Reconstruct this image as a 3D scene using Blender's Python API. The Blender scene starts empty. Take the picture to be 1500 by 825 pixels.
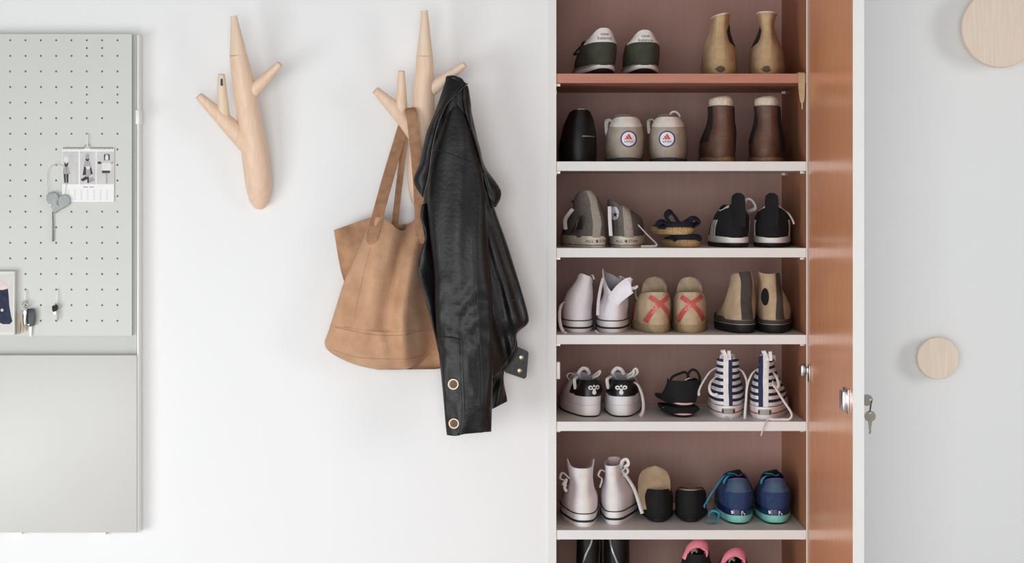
import bpy, bmesh, math, random
from mathutils import Vector, Matrix, noise
from mathutils.bvhtree import BVHTree
from math import sin, cos, pi, exp, sqrt, radians as R
random.seed(7)
SC = bpy.context.scene
COL = SC.collection
# ------------------------------------------------------------------ camera, world, light
F, D, ZC = 2815.0, 4.33, 1.45            # focal length in pixels (1500 wide), distance to the wall, eye height
cam = bpy.data.objects.new('camera', bpy.data.cameras.new('camera'))
COL.objects.link(cam)
cam.location = (0, -D, ZC); cam.rotation_euler = (pi/2, 0, 0)
cam.data.sensor_width = 36; cam.data.lens = F/1500*36
cam.data.shift_y = -(412.5-295)/1500
cam.data.clip_start = .05
SC.camera = cam
w = bpy.data.worlds.new('room_light'); SC.world = w; w.use_nodes = True
bg = w.node_tree.nodes['Background']
bg.inputs[0].default_value = (.97, .985, 1, 1); bg.inputs[1].default_value = .31
def area(name, loc, aim, sx, sy, power, col=(1, 1, 1), spread=180):
    d = bpy.data.lights.new(name, 'AREA'); d.shape = 'RECTANGLE'; d.size = sx; d.size_y = sy
    d.energy = power; d.color = col; d.spread = R(spread)
    o = bpy.data.objects.new(name, d); COL.objects.link(o); o.location = loc
    o.rotation_euler = (Vector(aim)-Vector(loc)).to_track_quat('-Z', 'Y').to_euler()
    return o
area('window_light_side', (-2.1, -2.3, .50), (-.22, 0, .66), 1.3, 1.3, 17.5, (.97, .985, 1), 120)
area('fill_light_front', (-.55, -5.1, 1.2), (.15, 0, 1.15), 2.4, 1.9, 91, (.985, .995, 1), 180)  # fill lamp added in front to brighten the cabinet interior
area('window_light_right', (2.7, -2.4, 1.6), (1.0, 0, 1.2), .9, 1.2, 11, (1, 1, 1), 140)
SC.view_settings.view_transform = 'Standard'; SC.view_settings.look = 'None'
SC.view_settings.gamma = 1; SC.view_settings.use_curve_mapping = False
SC.view_settings.exposure = 0.0

# ------------------------------------------------------------------ materials
def lin(c):
    return tuple((x/255/12.92 if x/255 <= .04045 else ((x/255+.055)/1.055)**2.4) for x in c)
def mat(name, rgb, rough=.6, metal=0, var=.06, scale=60, bump=0, bscale=200, stretch=(1, 1, 1), rgb2=None, coat=0, spec=.5, detail=4, sheen=0):
    m = bpy.data.materials.new(name); m.use_nodes = True
    nt = m.node_tree; N = nt.nodes; L = nt.links; b = N['Principled BSDF']
    c = lin(rgb)
    tc = N.new('ShaderNodeTexCoord'); mp = N.new('ShaderNodeMapping'); mp.inputs['Scale'].default_value = stretch
    L.new(tc.outputs['Object'], mp.inputs[0])
    nz = N.new('ShaderNodeTexNoise'); nz.inputs['Scale'].default_value = scale; nz.inputs['Detail'].default_value = detail
    L.new(mp.outputs[0], nz.inputs[0])
    mx = N.new('ShaderNodeMix'); mx.data_type = 'RGBA'
    c2 = lin(rgb2) if rgb2 else tuple(x*(1-var*2) for x in c)
    c1 = c if rgb2 else tuple(min(1, x*(1+var)) for x in c)
    mx.inputs[6].default_value = (*c1, 1); mx.inputs[7].default_value = (*c2, 1)
    rp = N.new('ShaderNodeMapRange'); rp.inputs[1].default_value = .3; rp.inputs[2].default_value = .7
    L.new(nz.outputs[0], rp.inputs[0]); L.new(rp.outputs[0], mx.inputs[0]); L.new(mx.outputs[2], b.inputs['Base Color'])
    b.inputs['Roughness'].default_value = rough; b.inputs['Metallic'].default_value = metal
    b.inputs['Specular IOR Level'].default_value = spec
    if coat: b.inputs['Coat Weight'].default_value = coat; b.inputs['Coat Roughness'].default_value = .12
    if sheen: b.inputs['Sheen Weight'].default_value = sheen
    if bump:
        n2 = N.new('ShaderNodeTexNoise'); n2.inputs['Scale'].default_value = bscale; n2.inputs['Detail'].default_value = 5
        L.new(mp.outputs[0], n2.inputs[0])
        bp = N.new('ShaderNodeBump'); bp.inputs['Strength'].default_value = bump; bp.inputs['Distance'].default_value = .004
        L.new(n2.outputs[0], bp.inputs['Height']); L.new(bp.outputs[0], b.inputs['Normal'])
    return m
M = {}
def dm(k, *a, **kw): M[k] = mat(k, *a, **kw)
dm('wall', (237, 237, 237), .85, var=.004, scale=3, bump=.05, bscale=300)
dm('floor', (200, 198, 196), .6, var=.1, scale=8)
dm('white_board', (233, 232, 230), .45, var=.01, scale=20)
dm('edge_white', (230, 229, 227), .5, var=.01, scale=20)
dm('veneer', (240, 168, 126), .24, var=.12, scale=26, stretch=(6, 6, .35), rgb2=(228, 152, 108), coat=0)
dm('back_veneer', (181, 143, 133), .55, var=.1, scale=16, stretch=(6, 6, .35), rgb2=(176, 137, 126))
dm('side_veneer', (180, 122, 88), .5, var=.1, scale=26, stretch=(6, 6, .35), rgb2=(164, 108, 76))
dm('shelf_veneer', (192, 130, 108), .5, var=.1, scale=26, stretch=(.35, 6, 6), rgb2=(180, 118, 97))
dm('chrome', (215, 215, 218), .22, 1)
dm('steel', (170, 165, 158), .35, 1)
dm('key_metal', (150, 143, 132), .5, .35)
dm('brass', (128, 108, 80), .4, 1)
dm('antique_brass', (178, 162, 140), .35, .9)
dm('pegboard', (205, 206, 201), .5, var=.008, scale=8)
dm('peg_back', (196, 198, 192), .6, var=.01, scale=8)
dm('lower_panel', (203, 202, 198), .4, var=.01, scale=4)
dm('white_plastic', (236, 236, 233), .35, var=.01)
dm('frame_white', (222, 221, 216), .5, var=.01)
dm('print_ground', (212, 209, 204), .7, var=.02)
dm('paper', (240, 239, 238), .8, var=.005)
dm('photo_grey', (206, 202, 202), .6, var=.06, scale=40)
dm('photo_mid', (168, 166, 166), .6, var=.1, scale=120)
dm('photo_dark', (46, 44, 46), .6, var=.2, scale=150)
dm('photo_skin', (226, 222, 220), .6, var=.03, scale=90)
dm('heart_felt', (170, 178, 174), .9, var=.04, scale=120, bump=.3, bscale=500)
dm('heart_cord', (205, 205, 200), .9)
dm('tassel', (140, 146, 142), .9, var=.2, scale=300)
dm('beech', (234, 205, 180), .5, var=.05, scale=30, stretch=(5, 5, .6), rgb2=(226, 192, 164))
dm('beech_light', (233, 210, 186), .5, var=.05, scale=30, stretch=(5, 5, .6), rgb2=(226, 199, 172))
dm('dot_wood', (237, 219, 202), .55, var=.05, scale=26, stretch=(7, 1, .5), rgb2=(228, 207, 187))
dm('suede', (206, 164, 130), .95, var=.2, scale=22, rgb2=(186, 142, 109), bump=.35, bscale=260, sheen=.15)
dm('suede_dark', (176, 134, 102), .95, var=.2, scale=22, bump=.3, bscale=260)  # gusset suede: darker inner side, its shading also put into the colour
dm('strap_leather', (164, 122, 90), .75, var=.12, scale=60, bump=.15, bscale=300)
dm('thread', (176, 134, 98), .9)
dm('leather', (17, 17, 19), .43, var=.3, scale=40, bump=.22, bscale=110, spec=.4)
dm('leather_seam', (13, 13, 14), .45, var=.2, bump=.2)
dm('leather_edge_lit', (62, 58, 56), .5, var=.3, scale=80)  # lighter leather: highlights along seams and edges put into the colour
dm('green_suede', (72, 74, 58), .95, var=.25, scale=45, rgb2=(56, 60, 48), bump=.2, bscale=400)
dm('black_fabric', (13, 13, 15), .85, var=.2)
dm('black_rubber', (17, 18, 17), .7, var=.2)
dm('white_rubber', (242, 239, 237), .55, var=.02, scale=50)
dm('old_rubber', (230, 222, 206), .7, var=.1, scale=60, rgb2=(200, 186, 164))
dm('grey_foam', (168, 160, 152), .7)
dm('white_leather', (230, 226, 222), .5, var=.03, scale=50)
dm('print_dark', (52, 52, 58), .6)
dm('tan_nubuck', (196, 165, 132), .9, var=.1, scale=40, rgb2=(176, 145, 113), bump=.15, bscale=400)
dm('tan_counter', (198, 172, 132), .8, var=.1, scale=40, rgb2=(178, 152, 112))
dm('tan_sole', (196, 170, 130), .8, var=.15, scale=80)
dm('badge_olive', (96, 84, 62), .7)
dm('black_shoe', (12, 12, 13), .5, var=.2, spec=.35)
dm('grey_suede', (182, 172, 158), .9, var=.1, scale=45, rgb2=(164, 153, 138), bump=.2, bscale=400)
dm('off_white', (226, 221, 214), .8, var=.05)
dm('teal_sole', (62, 72, 70), .8, var=.2)
dm('sand_sole', (178, 160, 132), .8, var=.1)
dm('badge_blue', (48, 68, 128), .6)
dm('badge_red', (214, 62, 60), .6)
dm('badge_white', (236, 233, 234), .6)
dm('brown_leather', (112, 80, 66), .55, var=.2, scale=25, rgb2=(84, 60, 50), bump=.15, bscale=200)
dm('dark_gusset', (34, 27, 25), .85, var=.2)
dm('shearling', (226, 216, 196), .95, var=.1, scale=150, bump=.5, bscale=400)
dm('brown_welt', (150, 120, 88), .8, var=.25, scale=150)
dm('grey_canvas', (106, 99, 93), .95, var=.12, scale=200, bump=.15, bscale=700)
dm('grey_tape', (160, 150, 140), .95, var=.08, scale=200)
dm('dark_lining', (58, 54, 54), .95, var=.1)
dm('navy', (20, 25, 38), .9, var=.25, scale=60)
dm('jute', (206, 172, 124), .95, var=.2, scale=160, rgb2=(176, 140, 96), bump=.6, bscale=300)
dm('black_suede', (15, 16, 18), .9, var=.2, scale=50)
dm('white_canvas', (243, 240, 246), .9, var=.02, scale=120, bump=.12, bscale=700)
dm('grey_lining', (205, 204, 212), .95, var=.04)
dm('foxing_line', (38, 40, 56), .7)
dm('beige_canvas', (198, 178, 150), .9, var=.1, scale=70, rgb2=(182, 160, 130), bump=.15, bscale=600)
dm('beige_tongue', (176, 158, 134), .9, var=.08, scale=90)
dm('beige_rubber', (172, 150, 118), .7, var=.12, scale=60)
dm('red_patent', (200, 92, 88), .3, var=.08, scale=50)
dm('stone_suede', (190, 166, 138), .95, var=.12, scale=35, rgb2=(172, 148, 120), bump=.2, bscale=300)
dm('charcoal_suede', (72, 66, 62), .95, var=.15, scale=50)
dm('hummel_white', (240, 237, 241), .7, var=.04, scale=80)
dm('black_patent', (18, 18, 19), .4, var=.15)
dm('pink_edge', (226, 188, 186), .6)
dm('red_line', (190, 96, 96), .6)
dm('plate_grey', (160, 158, 150), .5)
dm('navy_tape', (44, 50, 84), .9)
dm('white_tape', (235, 232, 230), .9)
dm('lace', (226, 223, 222), .9, var=.05, scale=200)
dm('tan_insole', (196, 176, 146), .75, var=.1, scale=30, rgb2=(176, 150, 116))
dm('blue_mesh', (38, 58, 100), .8, var=.15, scale=90)
dm('blue_gloss', (28, 44, 88), .25, var=.1)
dm('blue_grey', (62, 86, 112), .6, var=.1)
dm('mint', (130, 205, 190), .55, var=.05)
dm('purple', (112, 66, 140), .7)
dm('turquoise', (34, 142, 176), .7, var=.1)
dm('pink', (240, 138, 156), .6, var=.05)
dm('zip', (150, 150, 145), .4, .7)
dm('fob_black', (34, 40, 44), .4, var=.1)
dm('denim', (40, 48, 76), .8, var=.25, scale=60)
dm('pale_pink', (228, 206, 206), .8)
# striped canvas: printed stripes by height
def stripe_mat():
    m = mat('striped_canvas', (236, 234, 232), .9, var=.02, scale=120, bump=.12, bscale=700)
    nt = m.node_tree; N = nt.nodes; L = nt.links; b = N['Principled BSDF']
    tc = N.new('ShaderNodeTexCoord'); sp = N.new('ShaderNodeSeparateXYZ'); L.new(tc.outputs['Object'], sp.inputs[0])
    a = N.new('ShaderNodeMath'); a.operation = 'MULTIPLY'; a.inputs[1].default_value = 1/.0150; L.new(sp.outputs[2], a.inputs[0])
    f = N.new('ShaderNodeMath'); f.operation = 'FRACT'; L.new(a.outputs[0], f.inputs[0])
    g = N.new('ShaderNodeMath'); g.operation = 'GREATER_THAN'; g.inputs[1].default_value = .54; L.new(f.outputs[0], g.inputs[0])
    old = b.inputs['Base Color'].links[0].from_socket
    mx = N.new('ShaderNodeMix'); mx.data_type = 'RGBA'; L.new(g.outputs[0], mx.inputs[0]); L.new(old, mx.inputs[6])
    mx.inputs[7].default_value = (*lin((38, 42, 70)), 1); L.new(mx.outputs[2], b.inputs['Base Color'])
    M['striped_canvas'] = m
stripe_mat()
# wall-wide shelf boards: grain along x already set

# ------------------------------------------------------------------ mesh helpers
def link(name, verts, faces, material, parent=None, smooth=True, angle=50, mats=None, fm=None):
    me = bpy.data.meshes.new(name)
    me.from_pydata([tuple(v) for v in verts], [], faces)
    for mm in (mats or [material]): me.materials.append(M[mm] if isinstance(mm, str) else mm)
    if fm: me.polygons.foreach_set('material_index', fm)
    bm = bmesh.new(); bm.from_mesh(me); bmesh.ops.recalc_face_normals(bm, faces=bm.faces); bm.to_mesh(me); bm.free()
    if smooth:
        me.polygons.foreach_set('use_smooth', [True]*len(me.polygons))
        me.set_sharp_from_angle(angle=R(angle))
    me.update()
    o = bpy.data.objects.new(name, me); COL.objects.link(o)
    if parent: o.parent = parent
    return o
def empty(name, loc, label, cat, group=None, rotz=0, rx=0):
    o = bpy.data.objects.new(name, None); COL.objects.link(o); o.location = loc; o.rotation_euler = (rx, 0, rotz)
    o.empty_display_size = .02
    o['label'] = label; o['category'] = cat
    if group: o['group'] = group
    return o
def tag(o, label, cat, group=None):
    o['label'] = label; o['category'] = cat
    if group: o['group'] = group
    return o
class MB:
    def __init__(s): s.v = []; s.f = []
    def add(s, v, f):
        n = len(s.v); s.v += [tuple(p) for p in v]; s.f += [[i+n for i in q] for q in f]; return s
    def build(s, name, m, parent=None, smooth=True, angle=50): return link(name, s.v, s.f, m, parent, smooth, angle)
def box_vf(x0, x1, y0, y1, z0, z1, b=.0):
    if b <= 0:
        v = [(x, y, z) for x in (x0, x1) for y in (y0, y1) for z in (z0, z1)]
        return v, [[0, 1, 3, 2], [4, 6, 7, 5], [0, 4, 5, 1], [2, 3, 7, 6], [0, 2, 6, 4], [1, 5, 7, 3]]
    bm = bmesh.new(); bmesh.ops.create_cube(bm, size=1)
    for q in bm.verts:
        q.co = Vector((x0+(q.co.x+.5)*(x1-x0), y0+(q.co.y+.5)*(y1-y0), z0+(q.co.z+.5)*(z1-z0)))
    bmesh.ops.bevel(bm, geom=bm.edges[:], offset=b, segments=2, affect='EDGES', profile=.5)
    bm.verts.index_update()
    v = [q.co[:] for q in bm.verts]; f = [[q.index for q in p.verts] for p in bm.faces]; bm.free()
    return v, f
def box(name, x0, x1, y0, y1, z0, z1, m, parent=None, b=.0):
    v, f = box_vf(x0, x1, y0, y1, z0, z1, b)
    return link(name, v, f, m, parent, smooth=b > 0, angle=35)
def cr(p0, p1, p2, p3, t):
    return .5*(2*p1+(p2-p0)*t+(2*p0-5*p1+4*p2-p3)*t*t+(3*p1-p0-3*p2+p3)*t**3)
def crpath(pts, n):
    """Catmull-Rom resample of tuples to n points"""
    k = len(pts); out = []
    for i in range(n):
        s = i/(n-1)*(k-1); a = min(int(s), k-2); t = s-a
        g = lambda j: pts[max(0, min(k-1, j))]
        out.append(tuple(cr(g(a-1)[c], g(a)[c], g(a+1)[c], g(a+2)[c], t) for c in range(len(pts[0]))))
    return out
def tube_vf(pts, r, seg=8, cap=True, flat=1):
    pts = [Vector(p) for p in pts]; n = len(pts); rs = r if isinstance(r, (list, tuple)) else [r]*n
    v = []; f = []; T0 = (pts[1]-pts[0]).normalized()
    up = Vector((0, 0, 1)) if abs(T0.z) < .9 else Vector((0, 1, 0))
    N0 = T0.cross(up).normalized()
    for i in range(n):
        T = (pts[min(i+1, n-1)]-pts[max(i-1, 0)]).normalized()
        N0 = (N0-T*N0.dot(T)).normalized(); B = T.cross(N0)
        for k in range(seg):
            a = 2*pi*k/seg; v.append(pts[i]+N0*cos(a)*rs[i]+B*sin(a)*rs[i]*flat)
    for i in range(n-1):
        for k in range(seg):
            f.append([i*seg+k, i*seg+(k+1) % seg, (i+1)*seg+(k+1) % seg, (i+1)*seg+k])
    if cap: f.append(list(range(seg))); f.append([(n-1)*seg+k for k in range(seg)])
    return v, f
def tube(name, pts, r, m, parent=None, n=None, seg=8, flat=1):
    if n:
        if isinstance(r, (list, tuple)):
            q = crpath([(*p, rr) for p, rr in zip(pts, r)], n); pts = [x[:3] for x in q]; r = [x[3] for x in q]
        else: pts = crpath([tuple(p) for p in pts], n)
    v, f = tube_vf(pts, r, seg, True, flat)
    return link(name, v, f, m, parent)
def strip_vf(pts, hw, side=(1, 0, 0), bulge=0, thick=.0015, nk=6, n=None):
    """ribbon along pts, half width hw (number or list), curved across by bulge, closed with thickness"""
    if not isinstance(hw, (list, tuple)): hw = [hw]*len(pts)
    sides = side if isinstance(side, list) else [side]*len(pts)
    if n:
        q = crpath([(*p, h, *s) for p, h, s in zip(pts, hw, sides)], n)
        pts = [x[:3] for x in q]; hw = [max(1e-5, x[3]) for x in q]; sides = [x[4:7] for x in q]
    P = [Vector(p) for p in pts]; v = []; f = []; c = len(P); W = nk+1
    for lay in (0, 1):
        for i in range(c):
            T = (P[min(i+1, c-1)]-P[max(i-1, 0)]).normalized(); s = Vector(sides[i]); s = (s-T*s.dot(T)).normalized(); nn = T.cross(s)
            for k in range(W):
                u = -1+2*k/nk
                v.append(P[i]+s*hw[i]*u+nn*(bulge*(1-u*u)-lay*thick))
    o = c*W
    for i in range(c-1):
        for k in range(nk):
            a = i*W+k; f.append([a, a+1, a+W+1, a+W]); f.append([o+a, o+a+W, o+a+W+1, o+a+1])
        a = i*W; f.append([a, a+W, o+a+W, o+a]); a += nk; f.append([a, o+a, o+a+W, a+W])
    for k in range(nk):
        f.append([k, o+k, o+k+1, k+1]); a = (c-1)*W+k; f.append([a, a+1, o+a+1, o+a])
    return v, f
def strip(name, pts, hw, m, parent=None, **kw):
    v, f = strip_vf(pts, hw, **kw); return link(name, v, f, m, parent, angle=60)
def prism(name, poly, y0, y1, m, parent=None, b=0, smooth=False):
    """polygon in x,z extruded from y0 to y1"""
    n = len(poly); v = [(x, y0, z) for x, z in poly]+[(x, y1, z) for x, z in poly]
    f = [list(range(n)), list(range(2*n-1, n-1, -1))]+[[i, (i+1) % n, n+(i+1) % n, n+i] for i in range(n)]
    return link(name, v, f, m, parent, smooth, 40)
def lathe_y_vf(cx, cz, prof, seg=40):
    """surface of revolution about the y direction: prof = [(r, y)]"""
    v = []; f = []
    for r, y in prof:
        for k in range(seg):
            a = 2*pi*k/seg; v.append((cx+r*cos(a), y, cz+r*sin(a)))
    for i in range(len(prof)-1):
        for k in range(seg): f.append([i*seg+k, i*seg+(k+1) % seg, (i+1)*seg+(k+1) % seg, (i+1)*seg+k])
    f.append(list(range(seg))); f.append([(len(prof)-1)*seg+k for k in range(seg)])
    return v, f
def ring_vf(c, r, t, axis='y', seg=24, ts=8):
    pts = []; v = []; f = []
    for i in range(seg):
        a = 2*pi*i/seg
        for k in range(ts):
            b = 2*pi*k/ts; rr = r+t*cos(b); h = t*sin(b)
            p = (rr*cos(a), h, rr*sin(a)) if axis == 'y' else ((h, rr*cos(a), rr*sin(a)) if axis == 'x' else (rr*cos(a), rr*sin(a), h))
            v.append((c[0]+p[0], c[1]+p[1], c[2]+p[2]))
    for i in range(seg):
        for k in range(ts): f.append([i*ts+k, ((i+1) % seg)*ts+k, ((i+1) % seg)*ts+(k+1) % ts, i*ts+(k+1) % ts])
    return v, f
def P(px, py, Y=0.0):
    """place in the room of a photo pixel at depth Y (wall plane is Y = 0)"""
    k = (D+Y)/F
    return Vector(((px-750)*k, Y, ZC+(295-py)*k))

# ------------------------------------------------------------------ the setting
def struct(name, v, f, m):
    o = link(name, v, f, m, None, False); o['kind'] = 'structure'; return o
CX0, CX1, CZ0, CZ1, CD = .1000, .6630, .060, 2.16, .395      # clear opening of the cabinet
SIDE = .0185
wb = MB()
wx0, wx1 = CX0-SIDE, CX1+SIDE+.002
for a in ((-4, wx0, 0, 2.55), (wx1, 4, 0, 2.55), (wx0, wx1, CZ1+SIDE, 2.55)):
    wb.add(*box_vf(a[0], a[1], 0, .5, a[2], a[3]))
struct('wall_back', wb.v, wb.f, 'wall')
fb = MB(); fb.add(*box_vf(-4, 4, -6, .5, -.05, 0)); struct('floor', fb.v, fb.f, 'floor')

# ------------------------------------------------------------------ shoe cabinet
cab = empty('shoe_cabinet', (CX0, 0, 0), 'tall open built-in shoe cabinet with white edged shelves and an orange wood veneered door', 'cabinet')
off = Vector((CX0, 0, 0))
def cbox(name, x0, x1, y0, y1, z0, z1, m, b=0, parent=None):
    par = parent or cab
    return box(name, x0-CX0, x1-CX0, y0, y1, z0, z1, m, par, b)
cbox('side_panel', CX0-SIDE+.0005, CX0-.0002, .0022, CD+.02, .0, CZ1+SIDE-.001, 'side_veneer')
cbox('edge_strip', CX0-SIDE-.0004, CX0-.0003, -.003, .002, .0, CZ1+SIDE-.001, 'edge_white')
cbox('side_panel', CX1, CX1+SIDE, .002, CD+.02, .0, CZ1+SIDE-.001, 'side_veneer')
cbox('edge_strip', CX1+.0002, CX1+.0028, -.001, .002, .0, CZ1, 'edge_white')
cbox('back_panel', CX0-SIDE+.001, CX1+SIDE-.001, CD, CD+.012, .0, CZ1+SIDE-.002, 'back_veneer')
cbox('top_panel', CX0, CX1, .0, CD, CZ1, CZ1+SIDE, 'side_veneer')
TH = .0208
def shz(py): return ZC+(295-py)/650.0
SHELF = {1: shz(108), 2: shz(236.7), 3: shz(363.6), 4: shz(490.8), 5: shz(617.9), 6: shz(776.8), 7: shz(905)}
for i in range(1, 8):
    z = SHELF[i]
    top = i == 1
    sm = 'shelf_veneer' if top else 'white_board'
    cbox('shelf', CX0+.0005, CX1-.0005, .002, CD-.001, z-TH, z, sm)
    cbox('edge_strip', CX0+.0005, CX1-.0005, .0, .0021, z-TH, z, sm if top else 'edge_white')
    for sx in (0, 1):
        for yy in (.03, .33):
            x = CX0+.0003 if sx == 0 else CX1-.0003-.009
            cbox('shelf_pin', x, x+.009, yy, yy+.007, z-TH-.006, z-TH, 'steel')
# left catch, right hinge
zc_ = ZC+(295-543)/650
cbox('catch', CX0, CX0+.0085, .004, .03, zc_-.020, zc_+.019, 'white_plastic', .002)
DT, DW = .022, .5745
DX = CX1+.0032
door = empty('door', (0, 0, 0), '', '')
del door['label']; del door['category']
door.parent = cab
v, f = box_vf(DX+.0022-CX0, DX+DT-CX0, -DW+.002, -.004, .02, CZ1, .0008)
core = link('door', v, f, 'white_board', cab, True, 35)
bpy.data.objects.remove(door); core.name = 'door'; door = core
box('veneer_face', DX-CX0, DX+.0021-CX0, -DW+.002, -.0045, .02, CZ1, 'veneer', door)
box('edge_band', DX-CX0, DX+DT-CX0, -DW, -DW+.0019, .02, CZ1, 'edge_white', door)
hz = zc_
hb = MB()
hb.add(*box_vf(CX1-.011-CX0, CX1-.0003-CX0, .006, .030, hz-.014, hz+.012, .002))
hb.add(*box_vf(CX1-.004-CX0, DX-CX0, -.030, .008, hz-.005, hz+.009, .001))
hb.add(*box_vf(DX-.0035-CX0, DX-.0001-CX0, -.044, -.024, hz-.022, hz+.016, .001))
hb.build('hinge', 'steel', door, True, 35)
lz = ZC+(295-586)*3.83/F
lp = MB()
lp.add(*box_vf(DX-.003-CX0, DX-.0001-CX0, -.535, -.475, lz-.024, lz+.024, .0008))
lp.add(*box_vf(DX-.0125-CX0, DX-.003-CX0, -.530, -.492, lz-.020, lz+.020, .002))
lp.build('lock_case', 'chrome', door, True, 35)
# key in the outside of the door lock, second key hanging from it
KY = -.505
kx = DX+DT
key = empty('key', (kx, KY, lz), 'small grey key stuck in the outer lock of the open cabinet door', 'key')
cyl = MB()
for r, x0, x1 in ((.0085, 0, .002), (.006, .002, .003)):
    vv, ff = lathe_y_vf(0, 0, [(r, x0), (r, x1)], 20); cyl.add([(p[1], p[0], p[2]) for p in vv], ff)
lr = cyl.build('lock_rosette', 'steel', door); lr.location = (kx-CX0, KY, lz)
def key_bow(cx, cz, r, hx, hz_, hr, y0, y1):
    """disc with a hole in the xz plane"""
    n = 28; v = []; f = []
    for y in (y0, y1):
        for k in range(n): a = 2*pi*k/n; v.append((cx+r*cos(a), y, cz+r*sin(a)))
        for k in range(n): a = 2*pi*k/n; v.append((hx+hr*cos(a), y, hz_+hr*sin(a)))
    for k in range(n):
        j = (k+1) % n
        f += [[k, j, n+j, n+k], [2*n+k, 3*n+k, 3*n+j, 2*n+j], [k, 2*n+k, 2*n+j, j], [n+k, n+j, 3*n+j, 3*n+k]]
    return v, f
b = MB(); b.add(*key_bow(.0185, 0, .0115, .0255, .0005, .0022, -.001, .001)); b.build('bow', 'key_metal', key, True, 35)
box('blade', -.016, .009, -.0009, .0009, -.0028, .0028, 'key_metal', key)
key2 = empty('key', (kx+.0245, KY, lz-.032), 'small grey key hanging below the key in the door lock', 'key')
b = MB(); b.add(*key_bow(0, 0, .0112, .0003, .0068, .0026, -.001, .001)); b.build('bow', 'key_metal', key2, True, 35)
bl = [(-.0042, -.009), (.0042, -.009), (.0036, -.0135), (.0036, -.0185), (.0020, -.0195), (.0026, -.0235), (.0014, -.0255), (.0024, -.0285), (.0012, -.0345), (-.0012, -.0355), (-.0026, -.034), (-.0014, -.029), (-.0030, -.0185), (-.0036, -.012)]
prism('blade', bl, -.0009, .0009, 'key_metal', key2)
tube('ring', [(.0010+.0042*cos(a)*.4, .0045*sin(a)*.9, .0192+.0118*cos(a)) for a in [2*pi*i/20 for i in range(21)]], .0008, 'print_dark', key2, seg=6)

# ------------------------------------------------------------------ wall dots
def dot(px, py, r, depth, label):
    c = P(px, py, -depth)
    t = empty('wall_hook', (c.x, 0, c.z), label, 'hook')
    mb = MB()
    mb.add(*lathe_y_vf(0, 0, [(r*.97, -depth+.001), (r*.995, -depth+.003), (r, -depth+.006), (r, -depth+.013), (r*.96, -depth+.018), (r*.7, -depth*.45), (r*.40, -depth*.2), (r*.34, -.001)], 56))
    h = mb.build('hook_head', 'dot_wood', t, True, 50)
    h2 = MB(); h2.add(*lathe_y_vf(0, 0, [(r*.97, -depth), (r*.97, -depth+.0012)], 56)); h2.build('front_face', 'dot_wood', t, True, 40)
dot(1374.5, 525, .0472, .05, 'small round pale wood wall hook right of the open cabinet door')
dot(1466, 41, .0875, .075, 'large round pale wood wall hook in the top right corner')

# ------------------------------------------------------------------ tree shaped coat hooks
def limb_vf(pts, rad, flat=1, seg=22, n=18, yback=None):
    q = crpath([(*P(px, py, Y), r) for (px, py, Y), r in zip(pts, rad)], n)
    v, f = tube_vf([x[:3] for x in q], [x[3] for x in q], seg)
    if yback is not None: v = [Vector((p[0], min(p[1], yback), p[2])) for p in v]
    return v, f
def limb(name, root, pts, rad, m='beech', **kw):
    v, f = limb_vf(pts, rad, **kw)
    o = root.location
    return link(name, [Vector(p)-o for p in v], f, m, root, True, 50)
px = 1/650.0
t1 = empty('tree_hook', P(378, 262, 0), 'bare branching pale wood tree coat hook, empty, right of the pegboard', 'coat hook')
limb('trunk', t1, [(378, 301, -.016), (379.5, 294, -.022), (379, 270, -.034), (373.5, 225, -.05), (365.5, 175, -.066), (357, 125, -.082), (352, 98, -.09), (349, 80, -.095)],
     [9*px, 14*px, 19*px, 19.3*px, 17.6*px, 15.8*px, 14.2*px, 12.6*px], n=26, yback=-.0004)
limb('trunk_tip', t1, [(349, 80.5, -.095), (347, 60, -.0985), (344.5, 40, -.102), (342.5, 23, -.105)], [12.5*px, 9.7*px, 6.8*px, 4.6*px], 'beech_light', n=10)
br = limb('branch', t1, [(362, 212, -.055), (340, 188, -.07), (315, 163, -.085), (291, 140, -.10)], [13.5*px, 12.5*px, 9.5*px, 5.6*px])
v, f = limb_vf([(327.5, 171, -.078), (326.5, 150, -.088), (325, 128, -.098), (324.5, 109, -.105)], [9*px, 8*px, 6.6*px, 4.8*px])
link('branch_twig', [Vector(p)-t1.location for p in v], f, 'beech_light', br, True, 50)
slot = prism('slot', [(x, z) for x, z in ((-.0022, -.0075), (.0022, -.0075), (.0022, .0075), (-.0022, .0075))], -.0105, -.008, 'print_dark', br)
slot.location = P(325.6, 121, -.1015)-t1.location
limb('branch', t1, [(362, 142, -.075), (378, 126, -.085), (395, 109, -.096), (410, 93.5, -.105)], [10.5*px, 9.2*px, 7*px, 4.6*px])
t2 = empty('tree_hook', P(618, 262, 0), 'branching pale wood tree coat hook carrying the bag and the leather jacket', 'coat hook')
limb('trunk', t2, [(615, 300, -.016), (615.5, 292, -.022), (616.5, 265, -.034), (618, 222, -.05), (620, 175, -.066), (621.5, 125, -.082), (622, 98, -.09), (622, 81, -.095)],
     [9*px, 14*px, 19*px, 19*px, 17*px, 14.5*px, 13*px, 12*px], n=26, yback=-.0004)
limb('trunk_tip', t2, [(622, 81.5, -.095), (622, 60, -.0985), (622, 35, -.102), (621.5, 15, -.105)], [11.6*px, 9.2*px, 6.6*px, 4.8*px], 'beech_light', n=10)
br2 = limb('branch', t2, [(612, 200, -.055), (596, 178, -.07), (573, 154, -.085), (550, 132, -.10)], [13.5*px, 12.5*px, 9.6*px, 5.6*px])
v, f = limb_vf([(588, 170, -.078), (588, 150, -.088), (588, 126, -.098), (588, 104, -.105)], [8.6*px, 8*px, 6.4*px, 4.6*px])
link('branch_twig', [Vector(p)-t2.location for p in v], f, 'beech', br2, True, 50)
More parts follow.
